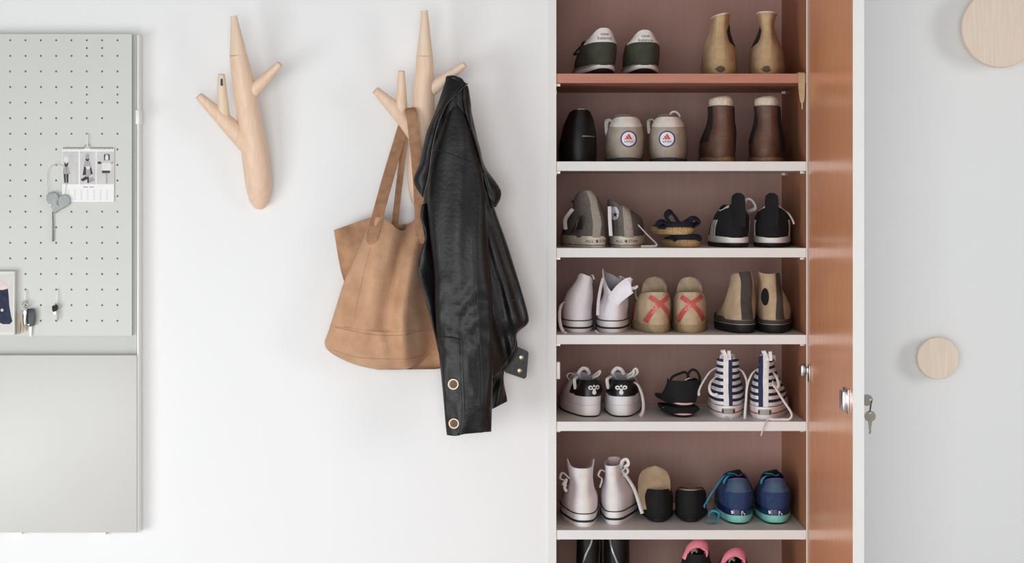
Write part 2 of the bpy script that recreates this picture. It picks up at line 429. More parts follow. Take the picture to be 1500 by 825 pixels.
limb('branch', t2, [(630, 132, -.078), (646, 120, -.088), (664, 107, -.098), (681, 94, -.108)], [10*px, 8.6*px, 6.8*px, 4.6*px], 'beech_light')

# ------------------------------------------------------------------ cloth lofts (bag, jacket)
def loft(levels, nr, na, fold=None, pyf=None, inner=None, closed_top=True, closed_bot=True, root=None, off=0.0, pw=.7):
    """levels: (pyL, pxL, pyR, pxR, Ycentre, depth); a ring at each level, front towards the room"""
    q = crpath(levels, nr); o = root.location if root else Vector()
    def ring(i, sh):
        pl, xl, pr, xr, yc, dp = q[i]; t = i/(nr-1); out = []
        for k in range(na):
            ph = 2*pi*k/na; a = (1-cos(ph))/2; s = sin(ph); front = s >= 0
            X = xl+(xr-xl)*a; Y0 = pl+(pr-pl)*a
            if pyf: Y0 += pyf(X, a, t, front)
            dd = dp*abs(s)**pw*(1 if front else -1)
            Y = yc-dd
            if fold: Y -= fold(X, Y0, a, t, front)*min(1, abs(s)*2)
            if sh:
                cx = (xl+xr)/2; X = X+(cx-X)/max(1, abs(cx-X))*sh*650*.9; Y += sh*(1 if front else -1)*abs(s)
            p = P(X, Y0, Y)
            if off and not sh:
                p += Vector(((a-.5)*2*off, -off*(1 if front else -1)*abs(s), 0))
            out.append(p-o)
        return out
    v = []; f = []
    rings = [ring(i, 0) for i in range(nr)]
    if inner:
        rings = [ring(i, .0025) for i in range(int(nr*inner), -1, -1)]+rings
    for r in rings: v += r
    for i in range(len(rings)-1):
        for k in range(na): f.append([i*na+k, i*na+(k+1) % na, (i+1)*na+(k+1) % na, (i+1)*na+k])
    if closed_top or inner: f.append(list(range(na)))
    if closed_bot: f.append([(len(rings)-1)*na+k for k in range(na)])
    return v, f
def gs(x, c, w): return exp(-((x-c)/w)**2)
def sstep(a, b, x): t = max(0, min(1, (x-a)/(b-a))); return t*t*(3-2*t)
def bvh_of(o): 
    me = o.data
    return BVHTree.FromPolygons([o.matrix_basis @ q.co for q in me.vertices], [list(p.vertices) for p in me.polygons])
# ---- suede bag
bag = empty('tote_bag', P(570, 535, -.07), 'tan suede tote bag hanging by its straps from the branching coat hook', 'bag')
BL = [(317, 546, 317, 640, -.082, .020), (345, 534, 345, 643, -.080, .030), (372, 523, 372, 646, -.077, .040), (410, 505, 410, 650, -.074, .048),
      (440, 495, 440, 652, -.072, .053), (476, 484, 480, 655, -.070, .056), (502, 476, 505, 657, -.069, .055), (513, 481, 520, 656, -.068, .046),
      (525, 499, 532, 654, -.067, .034), (535, 525, 538, 648, -.066, .02), (541, 556, 540, 636, -.066, .006)]
def bag_fold(X, Y, a, t, front):
    top = max(0, 1-t*1.25)
    xv = 597-(Y-340)*.26
    d = -.028*gs(X, xv, 12)*top
    d += .016*gs(X, xv+24, 13)*top**.6*(1 if front else .4)
    d += .012*gs(X, 548-(Y-330)*.10, 14)*max(0, 1-t*.9)
    d += .006*sin(X*.085+Y*.012)*min(1, t*2)*(1-t)**.4*1.2
    d += .004*sin(X*.21-Y*.02+1)*gs(Y, 492, 34)
    n = noise.noise(Vector((X*.03, Y*.018, 3)))*.007+noise.noise(Vector((X*.08, Y*.05, 9)))*.003
    if front: d -= .058*sstep(588, 630, X)
    return d*1.35+n*min(1, t*4)
def bag_py(X, a, t, front):
    return (21*gs(X, 588, 19) if front else 12*gs(X, 588, 40))*max(0, 1-t*4.5)-2*gs(X, 610, 8)*max(0, 1-t*6)
v, f = loft(BL, 56, 96, bag_fold, bag_py, inner=.35, root=bag, pw=.6)
link('body', v, f, 'suede', bag, True, 70)
BB = [(477, 484.2, 482, 655, -.070, .0565), (490, 479.5, 493, 656.5, -.069, .0565), (502, 475.5, 505, 657.5, -.069, .0565), (513, 480, 520, 656.5, -.068, .048), (525, 498, 532, 655, -.067, .036), (535.5, 524, 538.5, 649, -.066, .022), (542, 555, 541, 637, -.066, .008)]
def base_py(X, a, t, front): return 7*gs(X, 565, 60)*max(0, 1-t*3)
v, f = loft(BB, 26, 96, lambda X, Y, a, t, fr: bag_fold(X, Y, a, .62+t*.38, fr)+.0022, base_py, root=bag, pw=.6)
link('base_panel', v, f, 'suede', bag, True, 70)
def sheet(name, root, L, Rr, m, bulge, thick=.002, n=24, nk=10, wave=0, angle=60):
    """curved panel between a left and a right edge of (px, py, Y) points"""
    a = crpath(L, n); b = crpath(Rr, n); v = []; f = []; W = nk+1
    for lay in (0, 1):
        for i in range(n):
            for k in range(W):
                u = k/nk; p = [a[i][c]+(b[i][c]-a[i][c])*u for c in range(3)]
                yy = p[2]-bulge*(4*u*(1-u))+lay*thick+wave*noise.noise(Vector((p[0]*.05, p[1]*.05, 1)))
                v.append(P(p[0], p[1], yy)-root.location)
    o = n*W
    for i in range(n-1):
        for k in range(nk):
            q = i*W+k; f.append([q, q+1, q+W+1, q+W]); f.append([o+q, o+q+W, o+q+W+1, o+q+1])
        q = i*W; f.append([q, q+W, o+q+W, o+q]); q += nk; f.append([q, o+q, o+q+W, q+W])
    for k in range(nk):
        f.append([k, o+k, o+k+1, k+1]); q = (n-1)*W+k; f.append([q, q+1, o+q+1, o+q])
    return link(name, v, f, m, root, True, angle)
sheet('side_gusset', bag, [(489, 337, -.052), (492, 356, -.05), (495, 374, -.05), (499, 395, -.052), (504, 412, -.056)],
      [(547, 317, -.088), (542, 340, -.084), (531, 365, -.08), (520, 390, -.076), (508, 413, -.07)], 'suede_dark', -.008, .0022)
def bstrap(name, pts, hwpx, m='strap_leather'):
    pp = [P(*p)-bag.location for p in pts]
    return strip(name, pp, [h/650 for h in hwpx], m, bag, side=(1, -.05, .15), bulge=.0008, thick=.0022, n=40, nk=4)
# each strap runs from its anchor up behind the branch, over it and down in front
bstrap('strap', [(543, 358, -.120), (544, 350, -.120), (552, 322, -.108), (566, 270, -.07), (580, 222, -.046), (591, 185, -.034), (597, 162, -.046), (600, 159.5, -.096), (603, 173, -.112), (607, 205, -.110), (612.5, 260, -.092), (616, 320, -.070), (618, 351, -.070), (618, 357, -.070)],
       [2, 8.4, 8.4, 8.3, 8, 7.8, 7.6, 7.4, 7.4, 7.6, 7.9, 8.2, 8.2, 2])
bstrap('strap', [(577, 352, -.050), (579, 325, -.048), (585, 270, -.045), (592, 215, -.042), (595, 186, -.033), (599, 164, -.047), (602, 162.5, -.093), (605, 176, -.1075), (610, 220, -.103), (616, 290, -.075), (624, 352, -.04)],
       [4.5, 4.6, 4.6, 4.6, 4.6, 5, 5.5, 5.5, 5.5, 5.5, 5.5])
TBB = bvh_of([c for c in bag.children if c.name.startswith('base_panel')][0])
TBG = bvh_of([c for c in bag.children if c.name.startswith('body')][0])
def bag_line(name, pts, r, tree, n=50):
    q = crpath(pts, n); o = bag.location; out = []
    for x, y in q:
        g = P(x, y, -.12)-o; h = tree.ray_cast(Vector((g.x, -.6, g.z)), Vector((0, 1, 0)))
        if h[0]: out.append((g.x, h[0].y-.0003, g.z))
    tube(name, out, r, 'thread', bag, seg=5)
bag_line('stitching', [(487, 479), (500, 482), (530, 487), (565, 491.5), (600, 489.5), (618, 486)], .0007, TBB)
bag_line('stitching', [(487, 514), (515, 523), (550, 526), (590, 527), (618, 525)], .0006, TBB)
bag_line('stitching', [(543, 362), (533, 400), (524, 440), (519, 474)], .0006, TBG)

# ---- leather jacket
jk = empty('leather_jacket', P(690, 540, -.08), 'black leather jacket with buttoned cuffs hanging beside the suede bag', 'jacket')
JB = [(117, 655, 121, 678, -.098, .016), (135, 649, 131, 687, -.094, .026), (165, 643, 160, 690.5, -.088, .034), (200, 635, 200, 699, -.082, .038),
      (245, 627, 247, 709, -.076, .042), (290, 622, 290, 721, -.072, .045), (322, 619, 312, 727, -.070, .046), (360, 624, 360, 744, -.068, .046),
      (396, 615, 425, 764, -.066, .046), (440, 625, 462, 774, -.065, .045), (475, 634, 474, 772, -.064, .044), (500, 641, 488, 757, -.063, .042),
      (520, 646, 507, 758, -.062, .040), (540, 651, 531, 747, -.061, .036), (553, 662, 552, 727, -.060, .028)]
def j_fold(X, Y, a, t, front):
    d = .006*sin((X-Y*.16)*.16+.6)*min(1, t*3)*(.45 if X < 640 else 1)
    d += .003*sin((X-Y*.3)*.33)*min(1, t*2)
    d += -.014*gs(X, 735+(Y-420)*.06, 12)*min(1, max(0, t-.35)*4)
    d += noise.noise(Vector((X*.035, Y*.02, 5)))*.008
    d += noise.noise(Vector((X*.10, Y*.05, 8)))*.0022
    if not front: d += .045*(1-sstep(652, 690, X))*min(1, max(0, t-.3)*5)
    return d*min(1, t*6)
v, f = loft(JB, 70, 90, j_fold, None, inner=.0, root=jk, pw=.65)
link('body', v, f, 'leather', jk, True, 80)
JS = [(142, 663, 142, 670, -.098, .018), (165, 655, 163, 681, -.100, .027), (195, 644, 192, 692, -.103, .031), (225, 634, 220, 699, -.107, .033), (258, 629, 250, 706, -.112, .034), (300, 627, 294, 712, -.118, .036), (345, 631, 342, 715, -.123, .040), (400, 637, 400, 719, -.127, .041),
      (440, 638, 440, 721.5, -.129, .040), (480, 640, 480, 723, -.130, .038), (515, 643.5, 517, 723, -.130, .037), (575, 649.5, 575, 721.5, -.129, .034), (615, 653, 612, 720.5, -.128, .031), (634, 655, 630, 720, -.128, .029)]
def s_fold(X, Y, a, t, front):
    d = .0034*sin(Y*.15+X*.09+.8*sin(X*.11))*gs(Y, 445, 42)*(.4+.6*gs(X, 700, 24))
    d += .0014*sin(Y*.27-X*.17+1+sin(Y*.08))*gs(Y, 500, 70)
    d += .0015*sin(X*.19+Y*.018)
    d += noise.noise(Vector((X*.04, Y*.018, 15)))*.008*min(1, t*5)*(.35+.65*min(1, max(0, (Y-380)/90)))
    d += noise.noise(Vector((X*.12, Y*.07, 18)))*.0025*min(1, max(.15, (Y-390)/70))
    return d
v, f = loft(JS, 70, 72, s_fold, lambda X, a, t, fr: (3*gs(X, 668, 12))*max(0, t-.9)*10, root=jk, inner=None, pw=.65)
slv = link('sleeve', v, f, 'leather', jk, True, 80)
TS = bvh_of(slv); TBODY = bvh_of([c for c in jk.children if c.name.startswith('body')][0])
def onto(tree, px_, py_, lift=.001):
    """point on a surface of the jacket below the wall position, seen straight from the room"""
    g = P(px_, py_, -.13)-jk.location
    h = tree.ray_cast(Vector((g.x, -.6, g.z)), Vector((0, 1, 0)))
    y = h[0].y if h[0] else None
    return Vector((g.x, (y if y is not None else -.05)-lift, g.z))
def seam(name, pts, r, m, parent, tree, n=36, lift=.0002):
    q = crpath(pts, n); tube(name, [onto(tree, *p, lift) for p in q], r, m, parent, seg=6)
for x0, x1 in ((692.5, 694), (697, 698.5)):
    seam('seam', [(x0, 300), (x0+1, 350), (x0+2.5, 415), (x0+5, 470), (x0+9, 530), (x0+10, 585)], .0011, 'leather_seam', slv, TS)
seam('seam', [(652.5, 595.5), (670, 597), (690, 597), (718, 593)], .0012, 'leather_seam', slv, TS)
seam('seam', [(656, 630), (672, 633), (695, 632), (718, 626)], .0008, 'leather_edge_lit', slv, TS)
seam('seam', [(634, 224), (645, 221), (662, 227), (692, 238)], .001, 'leather_seam', slv, TS)
seam('seam', [(662, 146), (676, 175), (690, 210), (701, 240), (714, 275)], .0014, 'leather_edge_lit', jk, TBODY)
seam('seam', [(668, 143), (682, 172), (695, 208), (706, 240), (719, 278)], .0014, 'leather_seam', jk, TBODY)
seam('seam', [(749, 441), (757, 438), (766, 434)], .001, 'leather_edge_lit', jk, TBODY, 10)
seam('seam', [(727, 549), (744, 529), (755, 506), (755, 489), (768, 475)], .0011, 'leather_edge_lit', jk, TBODY, 24)
# button placket on the sleeve, hugging the sleeve
def hug(name, L, Rr, tree, m, parent, thick=.0022, n=24, nk=8):
    a = crpath(L, n); b = crpath(Rr, n); v = []; f = []; W = nk+1
    for lift in (thick, -.001):
        for i in range(n):
            for k in range(W):
                u = k/nk; v.append(onto(tree, a[i][0]+(b[i][0]-a[i][0])*u, a[i][1]+(b[i][1]-a[i][1])*u, lift))
    o = n*W
    for i in range(n-1):
        for k in range(nk):
            q = i*W+k; f.append([q, q+1, q+W+1, q+W]); f.append([o+q, o+q+W, o+q+W+1, o+q+1])
        q = i*W; f.append([q, q+W, o+q+W, o+q]); q += nk; f.append([q, o+q, o+q+W, q+W])
    for k in range(nk):
        f.append([k, o+k, o+k+1, k+1]); q = (n-1)*W+k; f.append([q, q+1, o+q+1, o+q])
    return link(name, v, f, m, parent, True, 50)
pk = hug('placket', [(648, 491), (649, 515), (653, 560), (656, 600), (658, 632)], [(676, 493), (677, 515), (679, 560), (680, 600), (676, 634)], TS, 'leather', slv)
hug('cuff_band', [(652, 597), (655, 630)], [(720, 594), (719.5, 627)], TS, 'leather', slv, .0014, 8, 14)
def button(px_, py_, r, tree, parent, lift=.0028):
    c = onto(tree, px_, py_, lift)
    mb = MB(); mb.add(*lathe_y_vf(0, 0, [(r*.6, .002), (r, .001), (r, -.002), (r*.9, -.0036), (r*.72, -.0036), (r*.62, -.0022), (r*.3, -.0018)], 28))
    o = mb.build('button', 'antique_brass', parent, True, 40); o.location = c
    m2 = MB(); m2.add(*lathe_y_vf(0, 0, [(r*.60, -.0020), (r*.60, -.0026), (r*.45, -.0030)], 20)); m2.build('button_centre', 'brown_leather', o, True, 40)
    o.rotation_euler = (0, 0, R(-8))
seam('seam', [(676.5, 494), (677.5, 515), (679.5, 560), (680.5, 600), (676.5, 633)], .0010, 'leather_edge_lit', slv, TS, lift=.0024)
seam('seam', [(673.5, 496), (674.5, 515), (676.5, 560), (677.5, 600), (674, 630)], .0006, 'leather_seam', slv, TS, lift=.0026)
seam('seam', [(648, 491), (662, 491), (676, 494)], .0010, 'leather_seam', slv, TS, lift=.0024)
button(665.6, 559, .0128, TS, pk); button(666.4, 616, .0122, TS, pk, .0046)
# collar, lapel, second sleeve, strap tab
sheet('collar', jk, [(655, 114, -.112), (645, 145, -.122), (636, 170, -.128), (625, 198, -.132), (616, 238, -.134), (607, 266, -.134), (619, 288, -.134)],
      [(684, 123, -.114), (671, 136, -.128), (655, 153, -.137), (643, 180, -.142), (634, 218, -.143), (628, 262, -.140), (620, 289, -.135)], 'leather', .010, .004, 30, 8, .006, 80)
tube('collar_edge', [P(x, y, yy)-jk.location for x, y, yy in ((685, 124, -.115), (671, 137, -.130), (655, 154, -.139), (643, 181, -.144), (634, 219, -.145), (628, 262, -.142), (620, 289, -.136))], .0016, 'leather_edge_lit', jk, n=40, seg=6)
sheet('lapel', jk, [(676, 128, -.112), (680, 155, -.122), (690, 190, -.124), (701, 225, -.122), (708, 255, -.118), (716, 285, -.112), (724, 303, -.106)],
      [(686, 127, -.108), (690, 150, -.104), (693, 182, -.102), (703, 215, -.098), (711, 245, -.094), (734, 280, -.088), (727, 304, -.092)], 'leather', .006, .003, 30, 8, .004, 80)
sheet('hanger_fold', jk, [(653, 118, -.106), (655, 113, -.108), (662, 111.5, -.104)], [(684, 128, -.106), (678, 117, -.108), (668, 112, -.104)], 'leather', .012, .004, 12, 8, 0, 80)
J2 = [(470, 700, 470, 748, -.040, .024), (520, 706, 518, 742, -.040, .024), (560, 712, 552, 738, -.040, .023), (590, 716, 580, 742.5, -.040, .021), (598, 720, 586, 743, -.040, .019)]
v, f = loft(J2, 30, 40, lambda X, Y, a, t, fr: .006*sin(X*.3+Y*.08)+.004*noise.noise(Vector((X*.1, Y*.08, 2))), root=jk, pw=.65)
link('sleeve', v, f, 'leather', jk, True, 80)
sheet('front_flap', jk, [(619, 300, -.115), (617, 320, -.117), (624, 345, -.118), (617, 372, -.118), (614, 395, -.118), (624, 436, -.118), (634, 475, -.116), (643, 515, -.112)],
      [(630, 296, -.095), (632, 320, -.10), (634, 345, -.10), (636, 372, -.10), (640, 400, -.10), (642, 440, -.10), (644, 475, -.10), (648, 515, -.10)], 'leather', .006, .003, 40, 8, .006, 80)
tab_ = prism('strap_tab', [((x-756)/650, (530-y)/650) for x, y in ((735, 536), (741, 544), (768, 553), (771, 550), (774, 516), (772, 513), (759, 507), (748, 510))], -.002, .002, 'leather', jk)
tab_.location = P(756, 530, -.034)-jk.location
for x, y in ((763, 522), (760.5, 541)):
    mb = MB(); mb.add(*lathe_y_vf(0, 0, [(.0058, -.0021), (.0058, -.0034), (.0045, -.0042), (.002, -.0044)], 20))
    s = mb.build('snap', 'antique_brass', tab_, True, 40); s.location = ((x-756)/650, 0, (530-y)/650)

jk.location.y -= .032
# ------------------------------------------------------------------ pegboard unit
pu = empty('pegboard_organiser', P(60, 780, 0), 'wall mounted pale grey pegboard above a smooth magnetic lower panel', 'pegboard')
YB, YF, YL = -.020, -.034, -.046
def pxz(px_, py_, Y): p = P(px_, py_, Y)-pu.location; return p.x, p.z
def pbox(name, x0, y0, x1, y1, Y0, Y1, m, b=.0, parent=None):
    a = P(x0, y0, Y0); c = P(x1, y1, Y0); l = pu.location
    return box(name, a.x-l.x, c.x-l.x, Y0, Y1, c.z-l.z, a.z-l.z, m, parent or pu, b)
pbox('back_panel', -90, 50.5, 200.3, 780, YB, -.0005, 'peg_back')
pbox('lower_panel', -90, 520.5, 200.4, 780.5, YL, YB, 'lower_panel', .0015)
pbox('edge_rail', 200.6, 51, 203.3, 781, YL+.006, -.0005, 'white_plastic', .001)
pbox('rail_clip', 198.2, 161, 204, 182, YL-.002, -.002, 'white_plastic', .002)
pbox('bracket', 14, 776, 32, 783, YB+.004, -.0005, 'white_plastic'); pbox('bracket', 136, 777, 155, 784, YB+.004, -.0005, 'white_plastic')
# perforated board: real holes
def perforated():
    cols = [15+22.45*i for i in range(-4, 8)]; rows = [59+22.83*j for j in range(19)]
    xs = [-90]+[c for c in [15-22.45*4.5+22.45*i for i in range(13)] if c > -90]; xs = [-90]+[15-22.45*4.5+22.45*i for i in range(1, 13)]+[193]
    zs = [50]+[59+22.83*(j+.5) for j in range(18)]+[492]
    xs = [-90]+[15+22.45*(i+.5) for i in range(-4, 7)]+[193]
    half = {(59+11.4, 5), (59+11.4, 6), (138.6, 5), (138.6, 7)}
    skip = {(2, 7), (7, 5)}
    v = []; f = []; fm = []
    def put(px_, py_, Y): x, z = pxz(px_, py_, YF); v.append((x, Y, z)); return len(v)-1
    r = 1.55
    def cell(x0, x1, y0, y1, hx, hy):
        n0 = [put(x, y, YF) for x, y in ((x0, y0), (x1, y0), (x1, y1), (x0, y1))]
        if hx is None: f.append(n0); return
        N = 12; ri = []; rb = []
        for k in range(N):
            a = -3*pi/4+2*pi*k/N; ri.append(put(hx+r*cos(a), hy+r*sin(a), YF)); rb.append(put(hx+r*cos(a), hy+r*sin(a), YF+.010))
        for s in range(4):
            k0 = s*3
            f.append([n0[s], n0[(s+1) % 4], ri[(k0+3) % N]]+[ri[(k0+2) % N], ri[(k0+1) % N], ri[k0]])
        for k in range(N): f.append([ri[k], ri[(k+1) % N], rb[(k+1) % N], rb[k]])
        f.append(rb)
    for i, cx in enumerate(cols):
        for j, ry in enumerate(rows):
            x0, x1 = xs[i], xs[i+1]; y0, y1 = zs[j], zs[j+1]
            ii = i-4
            if (ii, j) in skip: cell(x0, x1, y0, y1, None, None); continue
            hv = [h for h in half if h[1] == ii and abs(h[0]-(ry+11.4)) < 1.5]
            if hv:
                ym = (ry+hv[0][0])/2
                # two holes in one cell: split it
                cell(x0, x1, y0, ym, cx, ry); yb = y1+6
                cell(x0, x1, ym, yb, cx, hv[0][0]); zs_mod[(i, j+1)] = yb
                continue
            y0 = zs_mod.get((i, j), y0)
            cell(x0, x1, y0, y1, cx, ry)
    a = [put(-90, 50, YF), put(193, 50, YF), put(193, 492, YF), put(-90, 492, YF)]
    c = [put(-90, 50, YB), put(193, 50, YB), put(193, 492, YB), put(-90, 492, YB)]
    for s in range(4): f.append([a[s], a[(s+1) % 4], c[(s+1) % 4], c[s]])
    f.append(c)
    return v, f
zs_mod = {}
v, f = perforated(); link('perforated_panel', v, f, 'pegboard', pu, False)
YO = YF-.0005
def flat(name, poly, loc, Y, m, parent, root, t=.0003):
    """thin printed shape, polygon in photo pixels at depth Y"""
    o = root.location
    pts = [P(x, y, Y)-o for x, y in poly]
    return prism(name, [(p.x, p.z) for p in pts], Y-t-o.y, Y-o.y, m, parent)
def ell(cx, cy, rx, ry, n=16): return [(cx+rx*cos(2*pi*k/n), cy+ry*sin(2*pi*k/n)) for k in range(n)]
# wall calendar
cal = empty('photo_calendar', P(129, 296, YO), 'small spiral bound photo calendar with three grey portraits hung on the pegboard', 'calendar')
cl = cal.location
def cbx(name, x0, y0, x1, y1, Y0, Y1, m, parent=None):
    a = P(x0, y0, Y0); c = P(x1, y1, Y0)
    return box(name, a.x-cl.x, c.x-cl.x, Y0-cl.y, Y1-cl.y, c.z-cl.z, a.z-cl.z, m, parent or cal)
page = cbx('page', 91, 217.5, 167, 296, YO-.004, YO-.0012, 'paper')
Yp = YO-.0041
sp = MB()
for i in range(26):
    x = 93.5+i*2.85
    if 122 < x < 132: continue
    c = P(x, 218.2, YO-.003)-cl; sp.add(*ring_vf((c.x, c.y, c.z), .0026, .0004, 'x', 10, 5))
spo = sp.build('spiral_binding', 'steel', cal); spo['kind'] = 'stuff'
tube('hanger_wire', [P(x, y, YO-.003)-cl for x, y in ((92, 217), (122, 217), (125, 213), (128, 211.5), (131, 213), (134, 217), (166, 217))], .0006, 'steel', cal, seg=6)
tube('hook', [P(128, 196, YF+.004)-cl, P(128, 197, YF-.004)-cl, P(128, 205, YF-.007)-cl, P(128, 214, YF-.007)-cl, P(128, 216, YF-.012)-cl], .0013, 'white_plastic', cal, n=14)
ph = [flat('portrait_photo', [(x0, 222), (x1, 222), (x1, 270), (x0, 270)], None, Yp, m, cal, cal) for x0, x1, m in ((91.6, 115, 'photo_grey'), (117, 140, 'photo_grey'), (141.5, 166.4, 'photo_grey'))]
Yq = Yp-.0005
def fig(parent, items):
    for m, poly in items: flat('printed_figure', poly, None, Yq, m, parent, cal, .0001+.00002*random.random())
fig(ph[0], [('photo_skin', ell(97, 234, 3.6, 5)), ('photo_dark', [(94.2, 236), (97, 241), (99.8, 236), (99.6, 243), (97, 245), (94.4, 243)]), ('photo_mid', [(93.5, 245), (100.5, 245), (103, 255), (91.8, 255)]), ('photo_dark', [(93.2, 255), (96.4, 255), (96.6, 268), (94.4, 268)]), ('photo_dark', [(97.2, 255), (100.4, 255), (100, 268), (97.8, 268)])])
fig(ph[1], [('photo_mid', ell(128, 229, 3, 4.2)), ('photo_dark', ell(128, 233.6, 2.8, 2.6)), ('photo_mid', [(124, 236), (132, 236), (133.5, 244), (122.5, 244)]), ('photo_skin', ell(129.5, 244, 3.6, 4.6)), ('photo_dark', [(123.2, 243), (126, 246), (126, 256), (121, 257)]), ('photo_dark', [(133, 243), (136, 255), (131.5, 256), (131.5, 247)]), ('photo_mid', [(126, 248), (132, 248), (133, 258), (125, 258)]), ('photo_dark', [(118, 263), (126, 258), (129, 262), (121, 266)]), ('photo_mid', [(130, 261), (136, 259), (139, 264), (131, 268)]), ('photo_dark', [(127.5, 258.5), (130, 258.5), (130.5, 268), (128, 268)])])
fig(ph[2], [('photo_mid', ell(156.5, 230.2, 4.6, 5.6)), ('photo_dark', [(152.2, 227), (154.5, 225), (153.8, 234), (152.4, 236)]), ('photo_dark', [(158.6, 225), (160.8, 227), (160.6, 236), (159.2, 234)]), ('photo_skin', ell(156.3, 231, 2.4, 3.6)), ('photo_skin', [(149, 239), (163, 239), (163.4, 250), (149.6, 250)]), ('photo_dark', ell(145.5, 238.5, 2.6, 2)), ('photo_mid', [(147, 236.5), (151, 239), (150, 241.5), (146, 240)]), ('photo_mid', [(162, 238.5), (166, 236), (166, 238.5), (162.6, 241)]), ('photo_dark', [(149.5, 250), (161, 250), (161, 253.6), (149.5, 253.6)]), ('photo_mid', [(154.6, 254), (157.8, 254), (157.2, 269), (155.4, 269)])])
for i in range(6):
    y = 278.5+i*2.6
    pr = MB()
    for c_ in range(7):
        x = 99+c_*9.4
        vv = [P(x, y, Yq)-cl, P(x+2.6, y, Yq)-cl, P(x+2.6, y+.8, Yq)-cl, P(x, y+.8, Yq)-cl]; pr.add(vv, [[0, 1, 2, 3]])
    pr.build('date_row', 'photo_grey', page, False)
flat('month_mark', [(122, 273.4), (129, 273.4), (129, 274.8), (122, 274.8)], None, Yp, 'photo_mid', page, cal)
flat('month_mark', [(131, 273.4), (137, 273.4), (137, 274.8), (131, 274.8)], None, Yp, 'photo_mid', page, cal)
# heart ornament
ht = empty('heart_ornament', P(84, 298, YO), 'grey green felt heart with a tassel hanging left of the calendar', 'ornament')
hp = []
for i in range(48):
    t = 2*pi*i/48; x = 16*sin(t)**3; y = 13*cos(t)-5*cos(2*t)-2*cos(3*t)-cos(4*t)
    a = R(-13); x, y = x*cos(a)-y*sin(a), x*sin(a)+y*cos(a)
    hp.append((84.5+x*1.13, 296-y*1.08))
def puffed(name, poly, Y0, thick, m, parent, o):
    n = len(poly); cx = sum(p[0] for p in poly)/n; cy = sum(p[1] for p in poly)/n; v = []; f = []
    for s, y in ((1, -.001), (.985, -thick*.6), (.92, -thick*.9), (.6, -thick), (.0001, -thick)):
        for p in poly: v.append(P(cx+(p[0]-cx)*s, cy+(p[1]-cy)*s, Y0+y)-o)
    for i in range(4):
        for k in range(n): f.append([i*n+k, i*n+(k+1) % n, (i+1)*n+(k+1) % n, (i+1)*n+k])
    f.append(list(range(n))); f.append([4*n+k for k in range(n)])
    return link(name, v, f, m, parent, True, 50)
puffed('heart', hp, YO-.006, .008, 'heart_felt', ht, ht.location)
tube('hanging_cord', [P(x, y, YO-.007)-ht.location for x, y in ((71, 289), (69.5, 262), (72, 247), (79, 241.5), (88, 242), (95, 246), (97, 262), (95.5, 285))], .0006, 'heart_cord', ht, n=40, seg=6)
tube('tassel', [P(x, y, YO-.005)-ht.location for x, y in ((77, 310), (77.4, 325), (77.6, 340), (77.4, 354))], [.0016, .0018, .002, .0022], 'tassel', ht, n=12, seg=8)
b = MB(); b.add(*lathe_y_vf(0, 0, [(.002, 0), (.002, -.0014), (.001, -.002)], 14)); bt = b.build('bead', 'white_plastic', ht); bt.location = P(74, 300, YO-.0135)-ht.location
flat('cut_mark', [(83, 293), (86, 295), (85, 299), (87, 301), (85.5, 302), (82.8, 299)], None, YO-.014, 'tassel', ht, ht, .0006)
# key bunch
kb = empty('key_bunch', P(40, 490, YO), 'bunch of keys with a black car key fob hung low on the pegboard', 'keys')
o = kb.location
def kt(name, pts, r, m, **kw): return tube(name, [P(*p)-o for p in pts], r, m, kb, **kw)
kt('hook', [(37.5, 425, YF+.004), (37.5, 426, YF-.006), (37, 434, YF-.009), (37, 441, YF-.009), (37, 443, YF-.015)], .0012, 'white_plastic', n=14)
c = P(36.5, 446, YO-.012)-o; b = MB(); b.add(*ring_vf(c, .0068, .0011)); b.add(*ring_vf((c.x+.002, c.y-.002, c.z-.002), .006, .0009)); b.build('ring', 'steel', kb)
fobp = [(39.5, 453), (41, 452), (50, 452.5), (51.5, 456), (52.2, 464), (51.6, 472), (50.5, 477.5), (40, 478), (39, 470)]
fob = puffed('car_key_fob', fobp, YO-.006, .010, 'fob_black', kb, o)
b = MB(); b.add(*lathe_y_vf(0, 0, [(.0024, 0), (.0024, -.001), (.0012, -.0014)], 12)); d_ = b.build('chrome_dot', 'chrome', fob); d_.location = P(42, 475.5, YO-.0168)-o
def flatkey(name, x, y, ang, ln, m, Y):
    s = 1/650; pts = [(-.003, 0), (-.004, .006), (-.0015, .010), (.0015, .010), (.004, .006), (.003, 0), (.0022, -.001), (.0022, -ln), (.0005, -ln-.003), (-.0012, -ln+.001), (-.0022, -ln*.6), (-.0022, -.001)]
    a = R(ang); pts = [(p[0]*cos(a)-p[1]*sin(a), p[0]*sin(a)+p[1]*cos(a)) for p in pts]
    k = prism(name, pts, -.001, .001, m, kb); k.location = P(x, y, Y)-o
flatkey('key_blade', 33.5, 464, 12, .030, 'brass', YO-.009); flatkey('key_blade', 31.5, 462, 4, .036, 'key_metal', YO-.013); flatkey('key_blade', 36.5, 461, -2, .020, 'white_plastic', YO-.016); flatkey('key_blade', 29.5, 466, -6, .034, 'brass', YO-.006)
flat('paper_tag', [(42.5, 479), (47, 479), (46, 493), (43.5, 493)], None, YO-.006, 'white_plastic', kb, kb, .001)
sk = empty('small_key', P(83, 470, YO), 'small black headed key on a ring hung alone on the pegboard', 'key')
o = sk.location
tube('hook', [P(*p)-o for p in ((84.3, 424, YF+.004), (84.3, 425, YF-.006), (84, 434, YF-.008), (83.8, 442, YF-.008), (83.8, 444, YF-.013))], .0010, 'white_plastic', sk, n=14)
c = P(83.6, 448.5, YO-.011)-o; b = MB(); b.add(*ring_vf(c, .0066, .0008)); b.build('ring', 'steel', sk)
